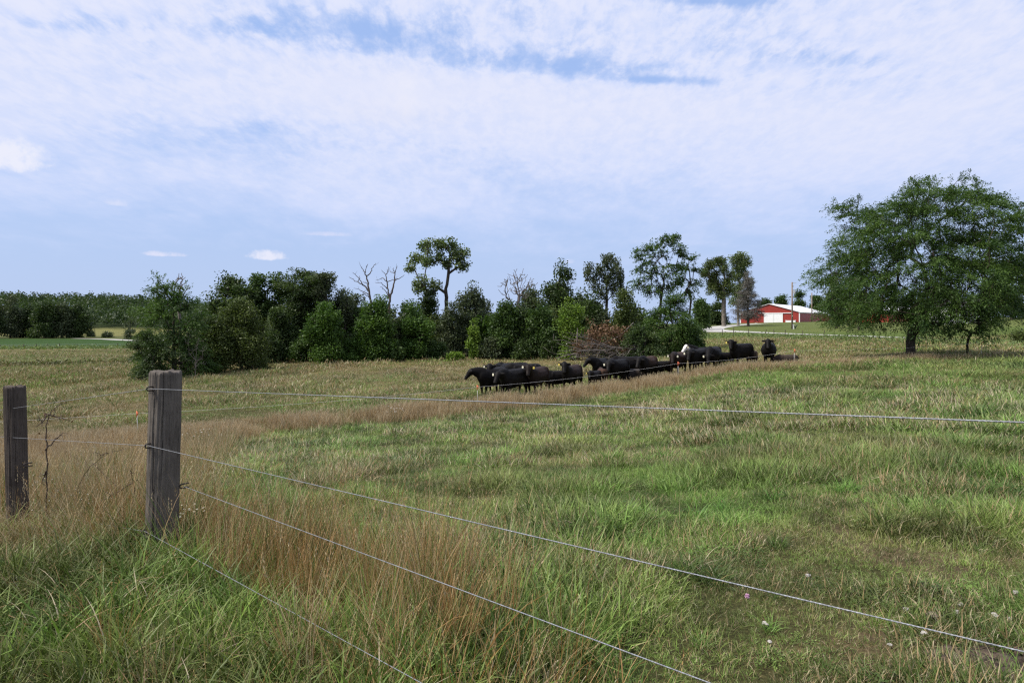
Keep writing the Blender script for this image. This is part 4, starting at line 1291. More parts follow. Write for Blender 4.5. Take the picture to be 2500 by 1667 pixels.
# trees round the farmstead
FG = 'trees around the farmstead'
tree('tall_poplar', 'tall poplar with ragged drooping crown, left of two behind the dead spruce', 1767, 178, 632, 46, 'olive', per=52, leaf=(0.6, 0.28), sig=(0.8, 0.8), trunk=0.55, group=FG, seed=61, droop=0.8, bark=M_BARKPALE, trunk_top=0.5, rise=0.8,
     lobes=[(1731, 648, 11, 16), (1724, 668, 10, 14), (1750, 640, 10, 14), (1762, 658, 9, 12), (1742, 690, 10, 14), (1757, 703, 10, 14), (1745, 672, 10, 12), (1766, 636, 6, 8), (1735, 705, 8, 8), (1770, 690, 9, 12), (1778, 712, 8, 10), (1760, 722, 8, 9), (1786, 670, 8, 8)])
tree('tall_poplar', 'taller poplar with rounded greyish top right behind the dead spruce', 1802, 186, 616, 36, 'cotton', per=52, leaf=(0.55, 0.28), sig=(0.8, 0.8), trunk=0.36, group=FG, seed=62, droop=0.5, bark=M_BARKPALE, trunk_top=0.5, rise=0.8,
     lobes=[(1808, 628, 11, 16), (1823, 640, 10, 14), (1793, 636, 10, 14), (1803, 652, 11, 16), (1816, 668, 10, 14), (1796, 676, 9, 12), (1822, 690, 9, 12), (1788, 702, 8, 10), (1806, 700, 9, 10), (1812, 645, 9, 10), (1800, 718, 10, 12), (1815, 730, 10, 12), (1790, 738, 9, 10), (1825, 712, 8, 8)])
tree('dead_spruce', 'dead grey spruce without needles in front of the red barn', 1826, 172, 662, 42, 'needle', shape='cone', cb=0.14, n=330, per=30, leaf=(0.85, 0.085), sig=(0.6, 0.22), trunk=0.34, group=FG, seed=63, droop=0.15, rise=-0.2, trunk_top=0.97, bark=M_SNAG, lump=0.15, shell=0.6, pull=0.1)
tree('farm_tree', 'dark green tree low behind the wooded edge left of the poplars', 1712, 150, 722, 34, 'mid', shape='bush', cb=0.0, n=90, per=60, leaf=(0.55, 0.34), sig=(0.7, 0.6), group=FG, seed=64)
tree('farm_tree', 'green bushy tree filling the gap beneath the left poplar', 1752, 196, 738, 40, 'dark', shape='bush', cb=0.0, n=90, per=60, leaf=(0.65, 0.4), sig=(0.85, 0.7), group=FG, seed=65)
for k, (px_, tp, hw_, lb) in enumerate(((1868, 722, 26, 'tree peeping over the left half of the barn roof'), (1905, 716, 26, 'round tree over the middle of the barn roof'),
                                        (1950, 707, 32, 'largest round tree over the barn roof behind the transformer pole'), (1992, 714, 28, 'dark tree over the right end of the barn roof'))):
    tree('farm_tree', lb, px_, 300 + 6 * k, tp, hw_, 'mid', shape='oval', cb=0.02, n=80, per=60, leaf=(0.9, 0.55), sig=(1.2, 0.9), group=FG, seed=66 + k)
tree('grey_willow', 'drooping greyish tree between the second pole and the big honey locust', 2042, 150, 655, 44, 'grey', shape='column', cb=0.1, n=120, per=55, leaf=(0.6, 0.2), sig=(0.7, 0.9), group=FG, seed=71, droop=1.2)
tree('rusty_spruce', 'rust brown dying spruce seen through the big honey locust', 2098, 140, 620, 30, 'rust', shape='cone', cb=0.1, n=110, per=50, leaf=(0.5, 0.12), sig=(0.6, 0.4), group=FG, seed=72, droop=0.4, trunk_top=0.95)
tree('green_spruce', 'dark green conifer left of the rust brown spruce', 2072, 165, 668, 30, 'dark', shape='cone', cb=0.05, n=100, per=50, leaf=(0.6, 0.18), sig=(0.7, 0.4), group=FG, seed=73, trunk_top=0.95)
for k, (px_, d_, tp, hw_, cl, lb) in enumerate(((2470, 165, 626, 66, 'olive', 'light green tree cut by the right edge of the picture'), (2418, 170, 672, 50, 'dark', 'dark tree beside the white house'),
                                                (2535, 170, 640, 60, 'mid', 'green tree outside the right end of the lawn'), (2478, 175, 722, 46, 'dark', 'shaded low tree at the top of the lawn by the right edge'),
                                                (2300, 190, 690, 60, 'mid', 'tree behind the white house seen through the honey locust'), (2200, 260, 706, 60, 'mid', 'tree behind the second red barn'))):
    tree('yard_tree', lb, px_, d_, tp, hw_, cl, shape='oval', cb=0.2 if k != 3 else 0.06, n=150, per=62, leaf=(0.5, 0.32), sig=(0.8, 0.65), group=FG, seed=75 + k)
tree('thorny_shrub', 'pale leafed shrub on the verge below the driveway by the right edge', 2492, 70, 806, 44, 'olive', cat='shrub', shape='vase', cb=0.2, n=50, per=40, leaf=(0.2, 0.1), sig=(0.4, 0.2), seed=83)

# dark row of trees beyond the far green field
for k, (px_, tp, hw_, lb) in enumerate(((-35, 728, 44, 'tree at the left edge in the dark row beyond the far green field'), (25, 722, 46, 'first whole tree from the left in the dark row beyond the far field'),
                                        (72, 738, 36, 'lower tree in a dip of the dark row beyond the far field'), (108, 728, 40, 'broad tree in the middle of the dark row beyond the far field'),
                                        (150, 734, 36, 'tree right of the middle of the dark row beyond the far field'), (193, 736, 34, 'last tree at the right end of the dark row, trunk visible by the gap'))):
    tree('field_edge_tree', lb, px_, 352 + 5 * (k % 3), tp, hw_, ('dark', 'grey', 'dark')[k % 3], shape='bush', cb=0.02, n=150, per=60, leaf=(1.0, 0.6), sig=(1.5, 1.3), trunk=0.5, group='dark row of trees beyond the far green field', seed=90 + k, lump=0.25)
for k, (px_, d_, tp, hw_, lb) in enumerate(((262, 372, 808, 16, 'dark roadside bush by the far gravel road'), (318, 330, 770, 26, 'bush partly behind the feathery locust by the far road'), (222, 380, 806, 7, 'small bush in the gap by the far yellow field'))):
    tree('roadside_bush', lb, px_, d_, tp, hw_, 'grey', cat='bush', shape='bush', cb=0.0, n=40, per=40, leaf=(0.9, 0.5), sig=(1.0, 0.7), group='bushes by the far gravel road', seed=96 + k)


# the wooded hill far away reads as one mass
def forest():
    g = np.random.default_rng(99)
    n = 1500
    px_ = g.uniform(-420, 760, n)
    d_ = 560 + 420 * g.random(n)
    x_ = X(px_, d_)
    hgt = g.uniform(9, 18, n) * (1 + 0.35 * (vnoise(x_, d_, 90, 2, 3) - 0.5))
    z_ = ground(x_, d_)
    per = 44
    idx = np.repeat(np.arange(n), per)
    q = g.normal(0, 1, (len(idx), 3))
    q /= np.linalg.norm(q, axis=1)[:, None]
    q *= g.random((len(idx), 1)) ** 0.3
    wid = g.uniform(4.5, 7.5, n)
    C = np.c_[x_[idx] + q[:, 0] * wid[idx], d_[idx] + q[:, 1] * wid[idx], z_[idx] + hgt[idx] * (0.58 + 0.45 * q[:, 2])]
    A = rand_dirs(len(idx), g) * g.uniform(0.8, 1.5, (len(idx), 1))
    B = np.cross(A, rand_dirs(len(idx), g, 0.5))
    B = B / (np.linalg.norm(B, axis=1)[:, None] + 1e-9) * g.uniform(0.5, 1.0, (len(idx), 1))
    val = np.repeat(np.clip(g.normal(0.30, 0.22, n), 0, 1), per) + g.normal(0, 0.12, len(idx))
    tag(leaf_object('hill_forest', C, A, B, val, LEAF['dark']), kind='stuff')


forest()

# ------------------------------------------------------------------ farm buildings
def siding(name, col, pitch, dark=0.82):
    m_, t = newmat(name)
    oc = t.n('ShaderNodeTexCoord').outputs['Object']
    s = t.n('ShaderNodeSeparateXYZ', {0: oc})
    wv = t.m('FRACT', t.m('DIVIDE', t.m('ADD', s.outputs[0], s.outputs[1]), pitch))
    rib = t.sstep(t.m('ABSOLUTE', t.m('SUBTRACT', wv, 0.5)), 0.38, 0.48)
    nz = t.noise(oc, 0.8, 6, 0.65)
    c = t.mix(t.sstep(nz, 0.3, 0.75), tuple(c * dark for c in col), col)
    bm = t.n('ShaderNodeBump', {'Height': rib, 'Strength': 0.6, 'Distance': 0.03}).outputs[0]
    t.n('ShaderNodeOutputMaterial', {0: t.n('ShaderNodeBsdfPrincipled', {'Base Color': c, 'Roughness': 0.45, 'Specular IOR Level': 0.35, 'Normal': bm})})
    return m_


M_RED = siding('red_steel_siding', (0.31, 0.038, 0.028), 0.45)
M_WSTEEL = siding('white_steel', (0.80, 0.80, 0.80), 0.45, 0.93)
M_WHITE = simple('white_paint', (0.80, 0.80, 0.79), 0.5, 0.3, 0.08)
M_GREY = simple('grey_steel', (0.30, 0.33, 0.38), 0.5, 0.4, 0.1)
M_GLASS = simple('window_glass', (0.03, 0.035, 0.04), 0.08, 0.6, 0.1)
M_SHINGLE = simple('grey_shingle', (0.16, 0.16, 0.16), 0.9, 0.1, 0.3, 3)
M_SHUTTER = simple('dark_red_shutter', (0.13, 0.02, 0.02), 0.6, 0.2, 0.1)


def barn(name, label, A, B, zb, eave, apex, L, door=None, detail=True):
    A, B = np.array(A), np.array(B)
    e = (B - A) / np.linalg.norm(B - A)
    Wd = float(np.linalg.norm(B - A))
    root = empty(name, (A[0], A[1], zb), label, 'barn')
    root.rotation_euler = (0, 0, math.atan2(e[1], e[0]))
    he, ha = eave - zb, apex - zb
    b = MB()
    Vv = []
    for y in (0, L):
        Vv += [(0, y, -1.2), (Wd, y, -1.2), (Wd, y, he), (Wd / 2, y, ha), (0, y, he)]
    b.add(Vv, [(0, 1, 2, 3, 4), (9, 8, 7, 6, 5), (1, 6, 7, 2), (5, 0, 4, 9)])
    b.build('wall', M_RED, root)
    sl = (ha - he) / (Wd / 2)
    for s in (0, 1):
        b = MB()
        o, th = 0.35, 0.14
        P0 = np.array((-o if s == 0 else Wd + o, -0.35, he - sl * o + 0.01))
        P1 = np.array((Wd / 2, -0.35, ha + 0.01))
        V_ = [P0, P1, P1 + (0, L + .7, 0), P0 + (0, L + .7, 0)]
        V_ = V_ + [v + np.array((0, 0, th)) for v in V_]
        b.add(V_, [(0, 3, 2, 1), (4, 5, 6, 7), (0, 1, 5, 4), (1, 2, 6, 5), (2, 3, 7, 6), (3, 0, 4, 7)])
        b.build('roof_panel', M_WSTEEL, root)
    if not detail:
        return root
    for x0 in (-0.02, Wd - 0.26):                                    # corner trims
        MB_ = MB()
        MB_.box(x0, x0 + 0.28, -0.05, 0.22, -1.2, he - 0.02)
        MB_.build('corner_trim', M_WHITE, root)
    b = MB()
    b.box(Wd + 0.004, Wd + 0.04, 0.3, L - 0.1, he - 0.30, he - 0.12)
    b.build('eave_trim', M_WHITE, root)
    d0, d1, dh = door[0] * Wd, door[1] * Wd, door[2]
    mid = (d0 + d1) / 2
    for x0, x1 in ((d0, mid - 0.02), (mid + 0.02, d1)):
        b = MB()
        b.box(x0, x1, -0.16, -0.06, -0.25, dh)
        dr = b.build('sliding_door', M_WSTEEL, root)
        for q in ((x0, x0 + .09, -0.25, dh), (x1 - .09, x1, -0.25, dh)):
            f = MB()
            f.box(q[0], q[1], -0.19, -0.163, q[2], q[3])
            f.build('edge_trim', M_WHITE, dr)
    b = MB()
    b.box(0.315 * Wd, 0.88 * Wd, -0.24, -0.01, dh + 0.03, dh + 0.26)
    b.build('door_track', M_WHITE, root)
    return root


A_, B_ = (X(1807, 246), 246.0), (X(1952.5, 234.2), 234.2)
bz = EYE + 0.15
red_barn = barn('red_barn', 'wide red steel barn with white roof and white sliding doors', A_, B_, bz, EYE + 3.85, EYE + 6.75, 42, (0.412, 0.727, 3.32))
Wd_ = 19.96
b = MB()
b.box(0.262 * Wd_, 0.308 * Wd_, -0.45, -0.06, -0.35, 0.18)
b.build('vent_box', M_WHITE, red_barn)
root = empty('feed_bunk', (A_[0] + 0.77 * Wd_ * 0.807, A_[1] - 0.77 * Wd_ * 0.591 - 0.5, bz), 'long low white trough standing right of the barn doors', 'trough')
root.rotation_euler = (0, 0, math.atan2(-0.591, 0.807))
b = MB()
b.box(0, 3.2, -0.5, -0.44, 0.22, 0.95)
b.box(0, 3.2, 0.14, 0.20, 0.22, 0.95)
b.box(0.06, 3.14, -0.44, 0.14, 0.25, 0.33)
b.build('trough', M_WHITE, root)
for x0 in (0.02, 3.06):
    b = MB()
    b.box(x0, x0 + 0.12, -0.52, 0.22, -0.6, 1.08)
    b.build('leg', M_WHITE, root)

# lean-to behind the barn, partly behind the locust
root = empty('lean_to_shed', (X(1986, 268), 268, EYE + 0.5), 'low white roofed lean-to with a grey door right of the red barn', 'shed')
root.rotation_euler = (0, 0, R(-12))
b = MB()
b.box(0, 7.5, 0, 8, -1.2, 2.5)
b.build('wall', M_RED, root)
b = MB()
b.add([(-.4, -.5, 3.25), (8, -.5, 2.55), (8, 8.5, 2.55), (-.4, 8.5, 3.25), (-.4, -.5, 3.4), (8, -.5, 2.7), (8, 8.5, 2.7), (-.4, 8.5, 3.4)], [(0, 3, 2, 1), (4, 5, 6, 7), (0, 1, 5, 4), (1, 2, 6, 5), (2, 3, 7, 6), (3, 0, 4, 7)])
b.build('roof', M_WSTEEL, root)
b = MB()
b.box(2.4, 4.3, -0.1, -0.02, -0.6, 2.3)
b.build('door', M_GREY, root)

# second red barn and the house, glimpsed through the locust
barn('small_barn', 'smaller red barn with white eaves glimpsed behind the big honey locust', (X(2098, 222), 222.0), (X(2172, 214), 214.0), float(ground(X(2130, 218), 218)) + 0.1, EYE + 3.2, EYE + 5.3, 22, detail=False)
hz_ = float(ground(X(2360, 160), 160))
house = empty('farmhouse', (X(2312, 162), 162, hz_), 'white farmhouse with dark red shutters half hidden behind the honey locust', 'house')
b = MB()
b.box(0, 10.5, 0, 8, -1, 3.9)
b.build('wall', M_WHITE, house)
b = MB()
b.add([(-.4, -.5, 3.85), (10.9, -.5, 3.85), (10.9, 8.5, 3.85), (-.4, 8.5, 3.85), (-.4, 4, 5.9), (10.9, 4, 5.9)], [(0, 1, 5, 4), (2, 3, 4, 5), (0, 4, 3), (1, 2, 5), (0, 3, 2, 1)])
b.build('roof', M_SHINGLE, house)
for x0 in (1.2, 3.6, 6.2, 8.4):
    b = MB()
    b.box(x0 - 0.06, x0 + 1.06, -0.06, -0.005, 1.9, 3.3)
    wdw = b.build('window', M_WHITE, house)
    b = MB()
    b.box(x0 + 0.05, x0 + 0.95, -0.075, -0.062, 2.0, 3.2)
    b.build('pane', M_GLASS, wdw)
    for sx in (-0.5, 1.09):
        b = MB()
        b.box(x0 + sx, x0 + sx + 0.4, -0.05, -0.004, 1.9, 3.3)
        b.build('shutter', M_SHUTTER, wdw)

# ------------------------------------------------------------------ utility poles
M_POLE = simple('pole_wood', (0.24, 0.21, 0.18), 0.9, 0.1, 0.4, 5, stretch=(1, 1, 0.15), col2=(0.19, 0.13, 0.085))
M_CAN = simple('transformer_grey', (0.42, 0.44, 0.46), 0.5, 0.4, 0.1)
d1 = depth_at(1934, 803, 90, 200)
p1 = at(1934, d1)
root = empty('utility_pole', p1, 'weathered utility pole with a grey transformer can in front of the barn', 'utility pole', 'utility poles by the barn')
Hp = (HZ - 689) / F * d1 + EYE - p1.z
s_ = d1 / F
b = MB()
b.tube([(0, 0, -0.5), (0, 0, Hp * 0.5), (0, 0, Hp)], [2.3 * s_, 2.0 * s_, 1.6 * s_], 10)
b.build('pole', M_POLE, root, True)
b = MB()
b.tube([(5.2 * s_, -0.05, Hp - 28 * s_), (5.2 * s_, -0.05, Hp - 20 * s_)], [2.6 * s_] * 2, 12)
can = b.build('transformer', M_CAN, root)
b = MB()
b.tube([(5.2 * s_, -0.05, Hp - 20 * s_), (5.2 * s_, -0.05, Hp - 17.5 * s_)], [0.7 * s_, 0.4 * s_], 8)
b.build('bushing', M_CAN, can)
b = MB()
b.tube([(0, 0, Hp - 2.5 * s_), (10 * s_, 0, Hp - 1.2 * s_)], [0.05, 0.05], 6)
b.build('arm', M_CAN, root)
b = MB()
b.tube([(2 * s_, 0, Hp - 12 * s_), (2.2 * s_, 0, Hp - 8 * s_)], [0.09, 0.06], 6)
b.build('insulator', M_CAN, root)
b = MB()
b.box(1.4 * s_, 4.5 * s_, -0.06, 0.06, Hp - 26 * s_, Hp - 24.5 * s_)
b.build('bracket', M_CAN, root)
root2 = empty('utility_pole', at(1982, 236), 'plain grey utility pole at the right end of the barn roof', 'utility pole', 'utility poles by the barn')
Hq = (HZ - 715) / F * 236 + EYE - root2.location.z
b = MB()
b.tube([(0, 0, -0.5), (0, 0, Hq)], [0.20, 0.16], 10)
b.build('pole', M_POLE, root2, True)
b = MB()
b.box(-0.1, 0.5, -0.06, 0.06, Hq - 0.9, Hq - 0.75)
b.build('bracket', M_CAN, root2)
root = empty('meter_post', at(1937.5, d1 - 0.6), 'short white post standing against the foot of the transformer pole', 'post')
b = MB()
b.box(-0.1, 0.1, -0.1, 0.1, -0.2, 0.9)
b.build('post', M_WHITE, root)
b = MB()
b.box(-0.14, 0.14, -0.14, 0.14, 0.902, 1.0)
b.build('cap', M_WHITE, root)
g_ = np.random.default_rng(6)
root = empty('yucca_plant', at(1941.5, d1 - 0.8), 'spiky dark yucca plant at the foot of the transformer pole', 'plant')
b = MB()
for k in range(26):
    a, l_ = g_.uniform(0, 6.28), g_.uniform(0.6, 1.1)
    b.tube([(0, 0, 0), (0.2 * l_ * math.cos(a), 0.2 * l_ * math.sin(a), 0.55 * l_), (0.55 * l_ * math.cos(a), 0.55 * l_ * math.sin(a), 0.95 * l_)], [0.04, 0.035, 0.005], 4)
b.build('leaves', simple('yucca_leaf', (0.05, 0.08, 0.045), 0.6), root)

# ------------------------------------------------------------------ far fences
M_OLDPOST = simple('old_fence_post', (0.075, 0.062, 0.050), 0.9, 0.1, 0.4, 6, stretch=(1, 1, .2))
M_WIRE = simple('galvanised_wire', (0.27, 0.28, 0.30), 0.55, 0.3, 0.35, 40, metal=0.25)
M_POLY = simple('electric_polywire', (0.62, 0.60, 0.56), 0.6, 0.3, 0.15, 30)


def far_fence(name, label, spec, hgt, rad, wires, wr, rail=()):
    p0 = at(spec[0][0], spec[0][1])
    root = empty(name, p0, label, 'fence')
    tops = []
    g = np.random.default_rng(int(p0.y))
    for px_, d_, k in spec:
        p = at(px_, d_) - p0
        b = MB()
        lx = g.normal(0, 0.08)
        b.tube([(p.x, p.y, p.z - 0.3), (p.x + lx * 0.5, p.y, p.z + hgt * 0.5), (p.x + lx, p.y, p.z + hgt * k)], [rad * k] * 3, 7)
        b.build('post', M_OLDPOST, root, True)
        tops.append(p)
    for wz in wires:
        b = MB()
        b.tube([(p.x, p.y, p.z + wz) for p in tops], wr, 4)
        b.build('wire', M_WIRE, root)
    for i_, j_, h_ in rail:
        b = MB()
        b.tube([(tops[i_].x, tops[i_].y, tops[i_].z + h_), (tops[j_].x, tops[j_].y, tops[j_].z + h_)], rad * 0.7, 6)
        b.build('rail', M_OLDPOST, root)
    return root


far_fence('field_fence', 'wire fence with dark posts between the far green field and the weeds', [(q, 198 + 0.015 * q, k) for q, k in ((-60, 1), (-20, 1), (0, 1), (25, .8), (57.5, 1.1), (88.5, 1.15), (117, 1.1), (145, 1.2), (166, .7), (188, 1.0), (211, .7), (233.5, 1.05), (258, .7), (286, 1.2), (310, .9))], 1.1, 0.085, (0.35, 0.7, 1.05), 0.018, [(6, 7, 0.3)])
far_fence('verge_fence', 'line of thin leaning stakes among the weeds below the driveway', [(q, d_, k) for q, d_, k in ((1700, 112, 1), (1730, 112, .8), (1764, 111, 1.1), (1791, 110, 1.25), (1828, 109, 1.1), (1868, 107, 1), (1890, 106, 1), (1917, 105, 1), (1960, 103, .9), (2010, 101, 1), (2070, 99, 1))], 1.15, 0.05, (), 0.01)

# ------------------------------------------------------------------ electric fence of thin step-in posts
M_FIBRE = simple('white_step_in_post', (0.55, 0.53, 0.48), 0.5, 0.3, 0.15)
M_ORANGE = simple('orange_insulator', (0.75, 0.16, 0.06), 0.5, 0.3, 0.1)
p0 = at(1165, 31)
ef = empty('electric_fence', p0, 'thin electric fence on orange topped step-in posts between the camera and the herd', 'fence')
wp = []
for k, (x_, y_) in enumerate([(-34, 21.5), (-14.0, 26.0), (-1.55, 31.0), (9.05, 38.0), (16.6, 41.0), (30, 44.5)]):
    z_ = float(ground(x_, y_))
    o_ = np.array((x_, y_, z_)) - np.array(p0)
    b = MB()
    b.tube([o_ + (0, 0, -0.1), o_ + (0.02, 0, 0.5), o_ + (0.01 * (k - 2), 0, 1.02)], [0.014, 0.013, 0.012], 6)
    ps = b.build('step_in_post', M_FIBRE, ef, True)
    b = MB()
    t_ = o_ + (0.01 * (k - 2), 0, 1.0)
    b.tube([t_ + (0, 0, -0.17), t_ + (0, 0, -0.02), t_ + (0, 0, 0.07)], [0.015, 0.022, 0.013], 8)
    b.tube([t_ + (0, -0.02, 0.03), t_ + (0.06, -0.04, 0.0), t_ + (0.05, -0.04, -0.07)], [0.016, 0.016, 0.010], 6)
    b.build('insulator', M_ORANGE, ps, True)
    wp.append(t_ + (0.03, -0.03, -0.02))
for a, c in zip(wp[:-1], wp[1:]):
    q = np.linspace(0, 1, 14)
    L = a[None] + (c - a)[None] * q[:, None]
    L[:, 2] -= 0.12 * 4 * q * (1 - q)
    b = MB()
    b.tube(L, 0.004, 5)
    b.build('wire', M_POLY, ef)


# ------------------------------------------------------------------ the near wooden fence
def wood_mat(name, light, dark):
    m_, t = newmat(name)
    oc = t.n('ShaderNodeTexCoord').outputs['Object']
    grain = t.noise(t.vm('MULTIPLY', oc, (16, 16, 1.1)), 5, 8, 0.7, 0.8)
    blot = t.noise(oc, 5, 5, 0.6)
    fine = t.noise(t.vm('MULTIPLY', oc, (60, 60, 5)), 6, 4, 0.6)
    k = t.m('ADD', t.m('ADD', t.m('MULTIPLY', grain, 0.5), t.m('MULTIPLY', fine, 0.2)), t.m('MULTIPLY', blot, 0.4))
    c = t.ramp(k, [(0.36, dark), (0.50, tuple((a + b_) / 2 for a, b_ in zip(dark, light))), (0.68, light)])
    bm = t.n('ShaderNodeBump', {'Height': k, 'Strength': 0.9, 'Distance': 0.008}).outputs[0]
    t.n('ShaderNodeOutputMaterial', {0: t.n('ShaderNodeBsdfPrincipled', {'Base Color': c, 'Roughness': 0.85, 'Specular IOR Level': 0.15, 'Normal': bm})})
    return m_


M_POST = wood_mat('weathered_post_wood', (0.165, 0.143, 0.122), (0.026, 0.021, 0.017))
M_POST2 = wood_mat('dark_post_wood', (0.105, 0.086, 0.072), (0.020, 0.015, 0.012))
M_STEEL = simple('rusty_staple', (0.06, 0.05, 0.045), 0.6, 0.4, 0.3, 80, metal=0.6)


def wood_post(root, o, top, r0, r1, cracks, facets, mat, seed):
    """a peeled log post: flats hewn on the sides, open drying cracks, worn top"""
    g = np.random.default_rng(seed)
    n, m_ = 160, 90
    th = np.linspace(0, 2 * math.pi, n, endpoint=False)
    V_ = []
    for k in range(m_ + 1):
        t = k / m_
        c = o + (top - o) * t
        rad = (r0 + (r1 - r0) * t) * (1 + 0.018 * np.sin(3 * th + 2.2 * t) + 0.010 * np.sin(7 * th + 5 * t + 1) + 0.012 * math.sin(9 * t))
        rad += 0.0022 * np.sin(23 * th + 3 * np.sin(4 * t)) + 0.0012 * np.sin(47 * th + 2 * np.sin(7 * t))
        for fa, fd in facets:                                   # hewn flats
            cosd = np.cos(th - fa)
            lim = (r0 * fd) / np.maximum(cosd, 0.05)
            rad = np.where(cosd > 0.3, np.minimum(rad, lim), rad)
        for ca, cw, cdp, t0, t1, wob in cracks:
            if t0 < t < t1:
                a = ca + wob * math.sin(6 * t) + 0.02 * math.sin(31 * t) + 0.10 * (1 - t) * wob
                dth = (th - a + math.pi) % (2 * math.pi) - math.pi
                fade = min(1, (t - t0) / 0.12, (t1 - t) / 0.05 if t1 < 1 else 1)
                rad = rad - cdp * fade * np.exp(-(dth / cw) ** 2)
        for x_, y_ in zip(np.cos(th), np.sin(th)):
            V_.append((c[0] + x_, c[1] + y_, c[2]))
        i0 = len(V_) - n
        for q in range(n):
            z_ = c[2] + (0.006 * math.sin(5 * th[q]) + 0.004 * math.sin(13 * th[q]) if k == m_ else 0)
            V_[i0 + q] = (c[0] + rad[q] * math.cos(th[q]), c[1] + rad[q] * math.sin(th[q]), z_)
    Fs = [(k * n + q, k * n + (q + 1) % n, (k + 1) * n + (q + 1) % n, (k + 1) * n + q) for k in range(m_) for q in range(n)]
    e0 = len(V_)
    V_ += [tuple(np.array(top) + (0.93 * (np.array(V_[m_ * n + q]) - top)) * (1, 1, 1) + (0, 0, 0.006)) for q in range(n)]
    Fs += [(m_ * n + q, m_ * n + (q + 1) % n, e0 + (q + 1) % n, e0 + q) for q in range(n)]
    V_.append(tuple(np.array(top) + (0, 0, 0.008)))
    Fs += [(e0 + q, e0 + (q + 1) % n, len(V_) - 1) for q in range(n)]
    b = MB()
    b.add(V_, Fs)
    return b.build('post', mat, root, True)


def unp(px, py, d):
    return np.array((X(px, d), d, EYE - (py - HZ) / F * d))


gate = unp(390, 1400, 4.96)
gate[2] = float(ground(gate[0], gate[1]))
wf = empty('wire_fence', tuple(gate), 'five strand wire fence on thick weathered wooden posts in the foreground', 'fence')
G0 = np.array(gate)
pt_top = unp(404.5, 908, 4.96) - G0
pt_bot = np.array((unp(390, 1375, 4.96)[0] - G0[0], 0, -0.35))
rp = 35.8 / F * 4.96
post1 = wood_post(wf, pt_bot, pt_top, rp * 1.06, rp * 0.985, [(-1.72, 0.024, 0.026, 0.12, 1.1, 0.10), (-1.18, 0.018, 0.018, 0.55, 1.1, 0.06), (-0.75, 0.014, 0.008, 0.6, 1.1, 0.04),
                                                            (-2.30, 0.018, 0.010, 0.30, 1.1, 0.05), (-2.62, 0.05, 0.008, 0.0, 1.1, 0.02), (-2.0, 0.015, 0.008, 0.45, 0.9, 0.08), (-1.45, 0.012, 0.006, 0.0, 0.7, 0.05), (0.6, .03, .02, .2, 1.1, .1), (2.2, .03, .02, .2, 1.1, .1)],
                 [(-2.95, 0.93), (-1.35, 0.955)], M_POST, 1)
d2 = 6.35
q2 = unp(40, 1300, d2)
q2[2] = float(ground(q2[0], q2[1]))
post2 = wood_post(wf, np.array((*(unp(46, 1300, d2)[:2] - G0[:2]), q2[2] - G0[2] - 0.35)), unp(36, 944, d2) - G0, 22.5 / F * d2 * 1.05, 22.5 / F * d2, [(-1.5, 0.03, 0.018, 0.3, 1.1, 0.06), (-2.1, 0.02, 0.012, 0.1, 1.1, 0.05), (-1.0, 0.02, 0.01, 0.2, 0.9, 0.05)], [(-2.8, 0.94)], M_POST2, 2)
q3 = np.array((3.53, -1.15, 0.0))
q3[2] = float(ground(q3[0], q3[1]))
wood_post(wf, q3 - G0 + (0, 0, -0.3), q3 - G0 + (0, 0, 1.35), 0.115, 0.11, [(1.5, 0.03, 0.02, 0.3, 1.1, 0.06)], [], M_POST, 3)


def fence_depth(px):
    u = (px - 1250) / F
    t = (u * 4.845 + 2.519) / (0.702 + 0.712 * u)
    return 4.845 - 0.712 * t


def twisted(name, a, c, sag=0.0, r=0.0016, pitch=0.020):
    """two strands twisted round each other"""
    L = np.linalg.norm(c - a)
    n = int(L / pitch * 3)
    q = np.linspace(0, 1, n)
    P_ = a[None] + (c - a)[None] * q[:, None]
    P_[:, 2] -= sag * 4 * q * (1 - q)
    T = (c - a) / L
    u = np.cross(T, (0, 0, 1))
    u /= np.linalg.norm(u)
    v = np.cross(u, T)
    ph = 2 * math.pi * q * L / pitch
    b = MB()
    for s in (0, math.pi):
        H = P_ + r * 0.45 * (np.cos(ph + s)[:, None] * u + np.sin(ph + s)[:, None] * v)
        b.tube(H, r, 4)
    return b.build(name, M_WIRE, wf, True)


def staple(parent, p):
    b = MB()
    q = np.array(p)
    b.tube([q + (0.020, 0.05, 0.012), q + (-0.002, 0.004, 0.014), q + (-0.014, -0.008, 0.011), q + (-0.021, -0.006, 0.0), q + (-0.014, -0.008, -0.012), q + (0.0, 0.0, -0.014), q + (0.022, 0.05, -0.014)], 0.0055, 6)
    b.build('staple', M_STEEL, parent, True)


for (ax, ay), (cx, cy), ad in (((366, 949), (2500, 1031), None), ((362, 1088), (2500, 1590), None), ((446, 1186), (1735, 1667), 4.93), ((355, 1297), (1030, 1667), None), ((440, 1512), (665, 1667), 4.72)):
    a = unp(ax, ay, ad or 4.845) - G0
    c = unp(cx, cy, fence_depth(cx)) - G0
    d_ = (c - a) / np.linalg.norm(c - a)
    Lh = np.hypot(*(q3[:2] - G0[:2] - a[:2])) / np.hypot(*d_[:2]) - 0.10
    twisted('wire', a, a + d_ * Lh)
    if cx != 665:
        staple(post1, a + (0.003, -0.004, 0))
for ax, ay, cx, cy in ((366, 949, 0, 1001), (362, 1088, 0, 1066), (355, 1297, 150, 1262)):
    a = unp(ax, ay, 4.845) - G0
    c = unp(cx, cy, 6.45 if cx == 0 else 5.9) - G0
    twisted('wire', a, c + (c - a) * (0.55 if cx == 0 else 0.1), r=0.0014)
staple(post2, unp(64, 1135, d2 - 0.13) - G0)


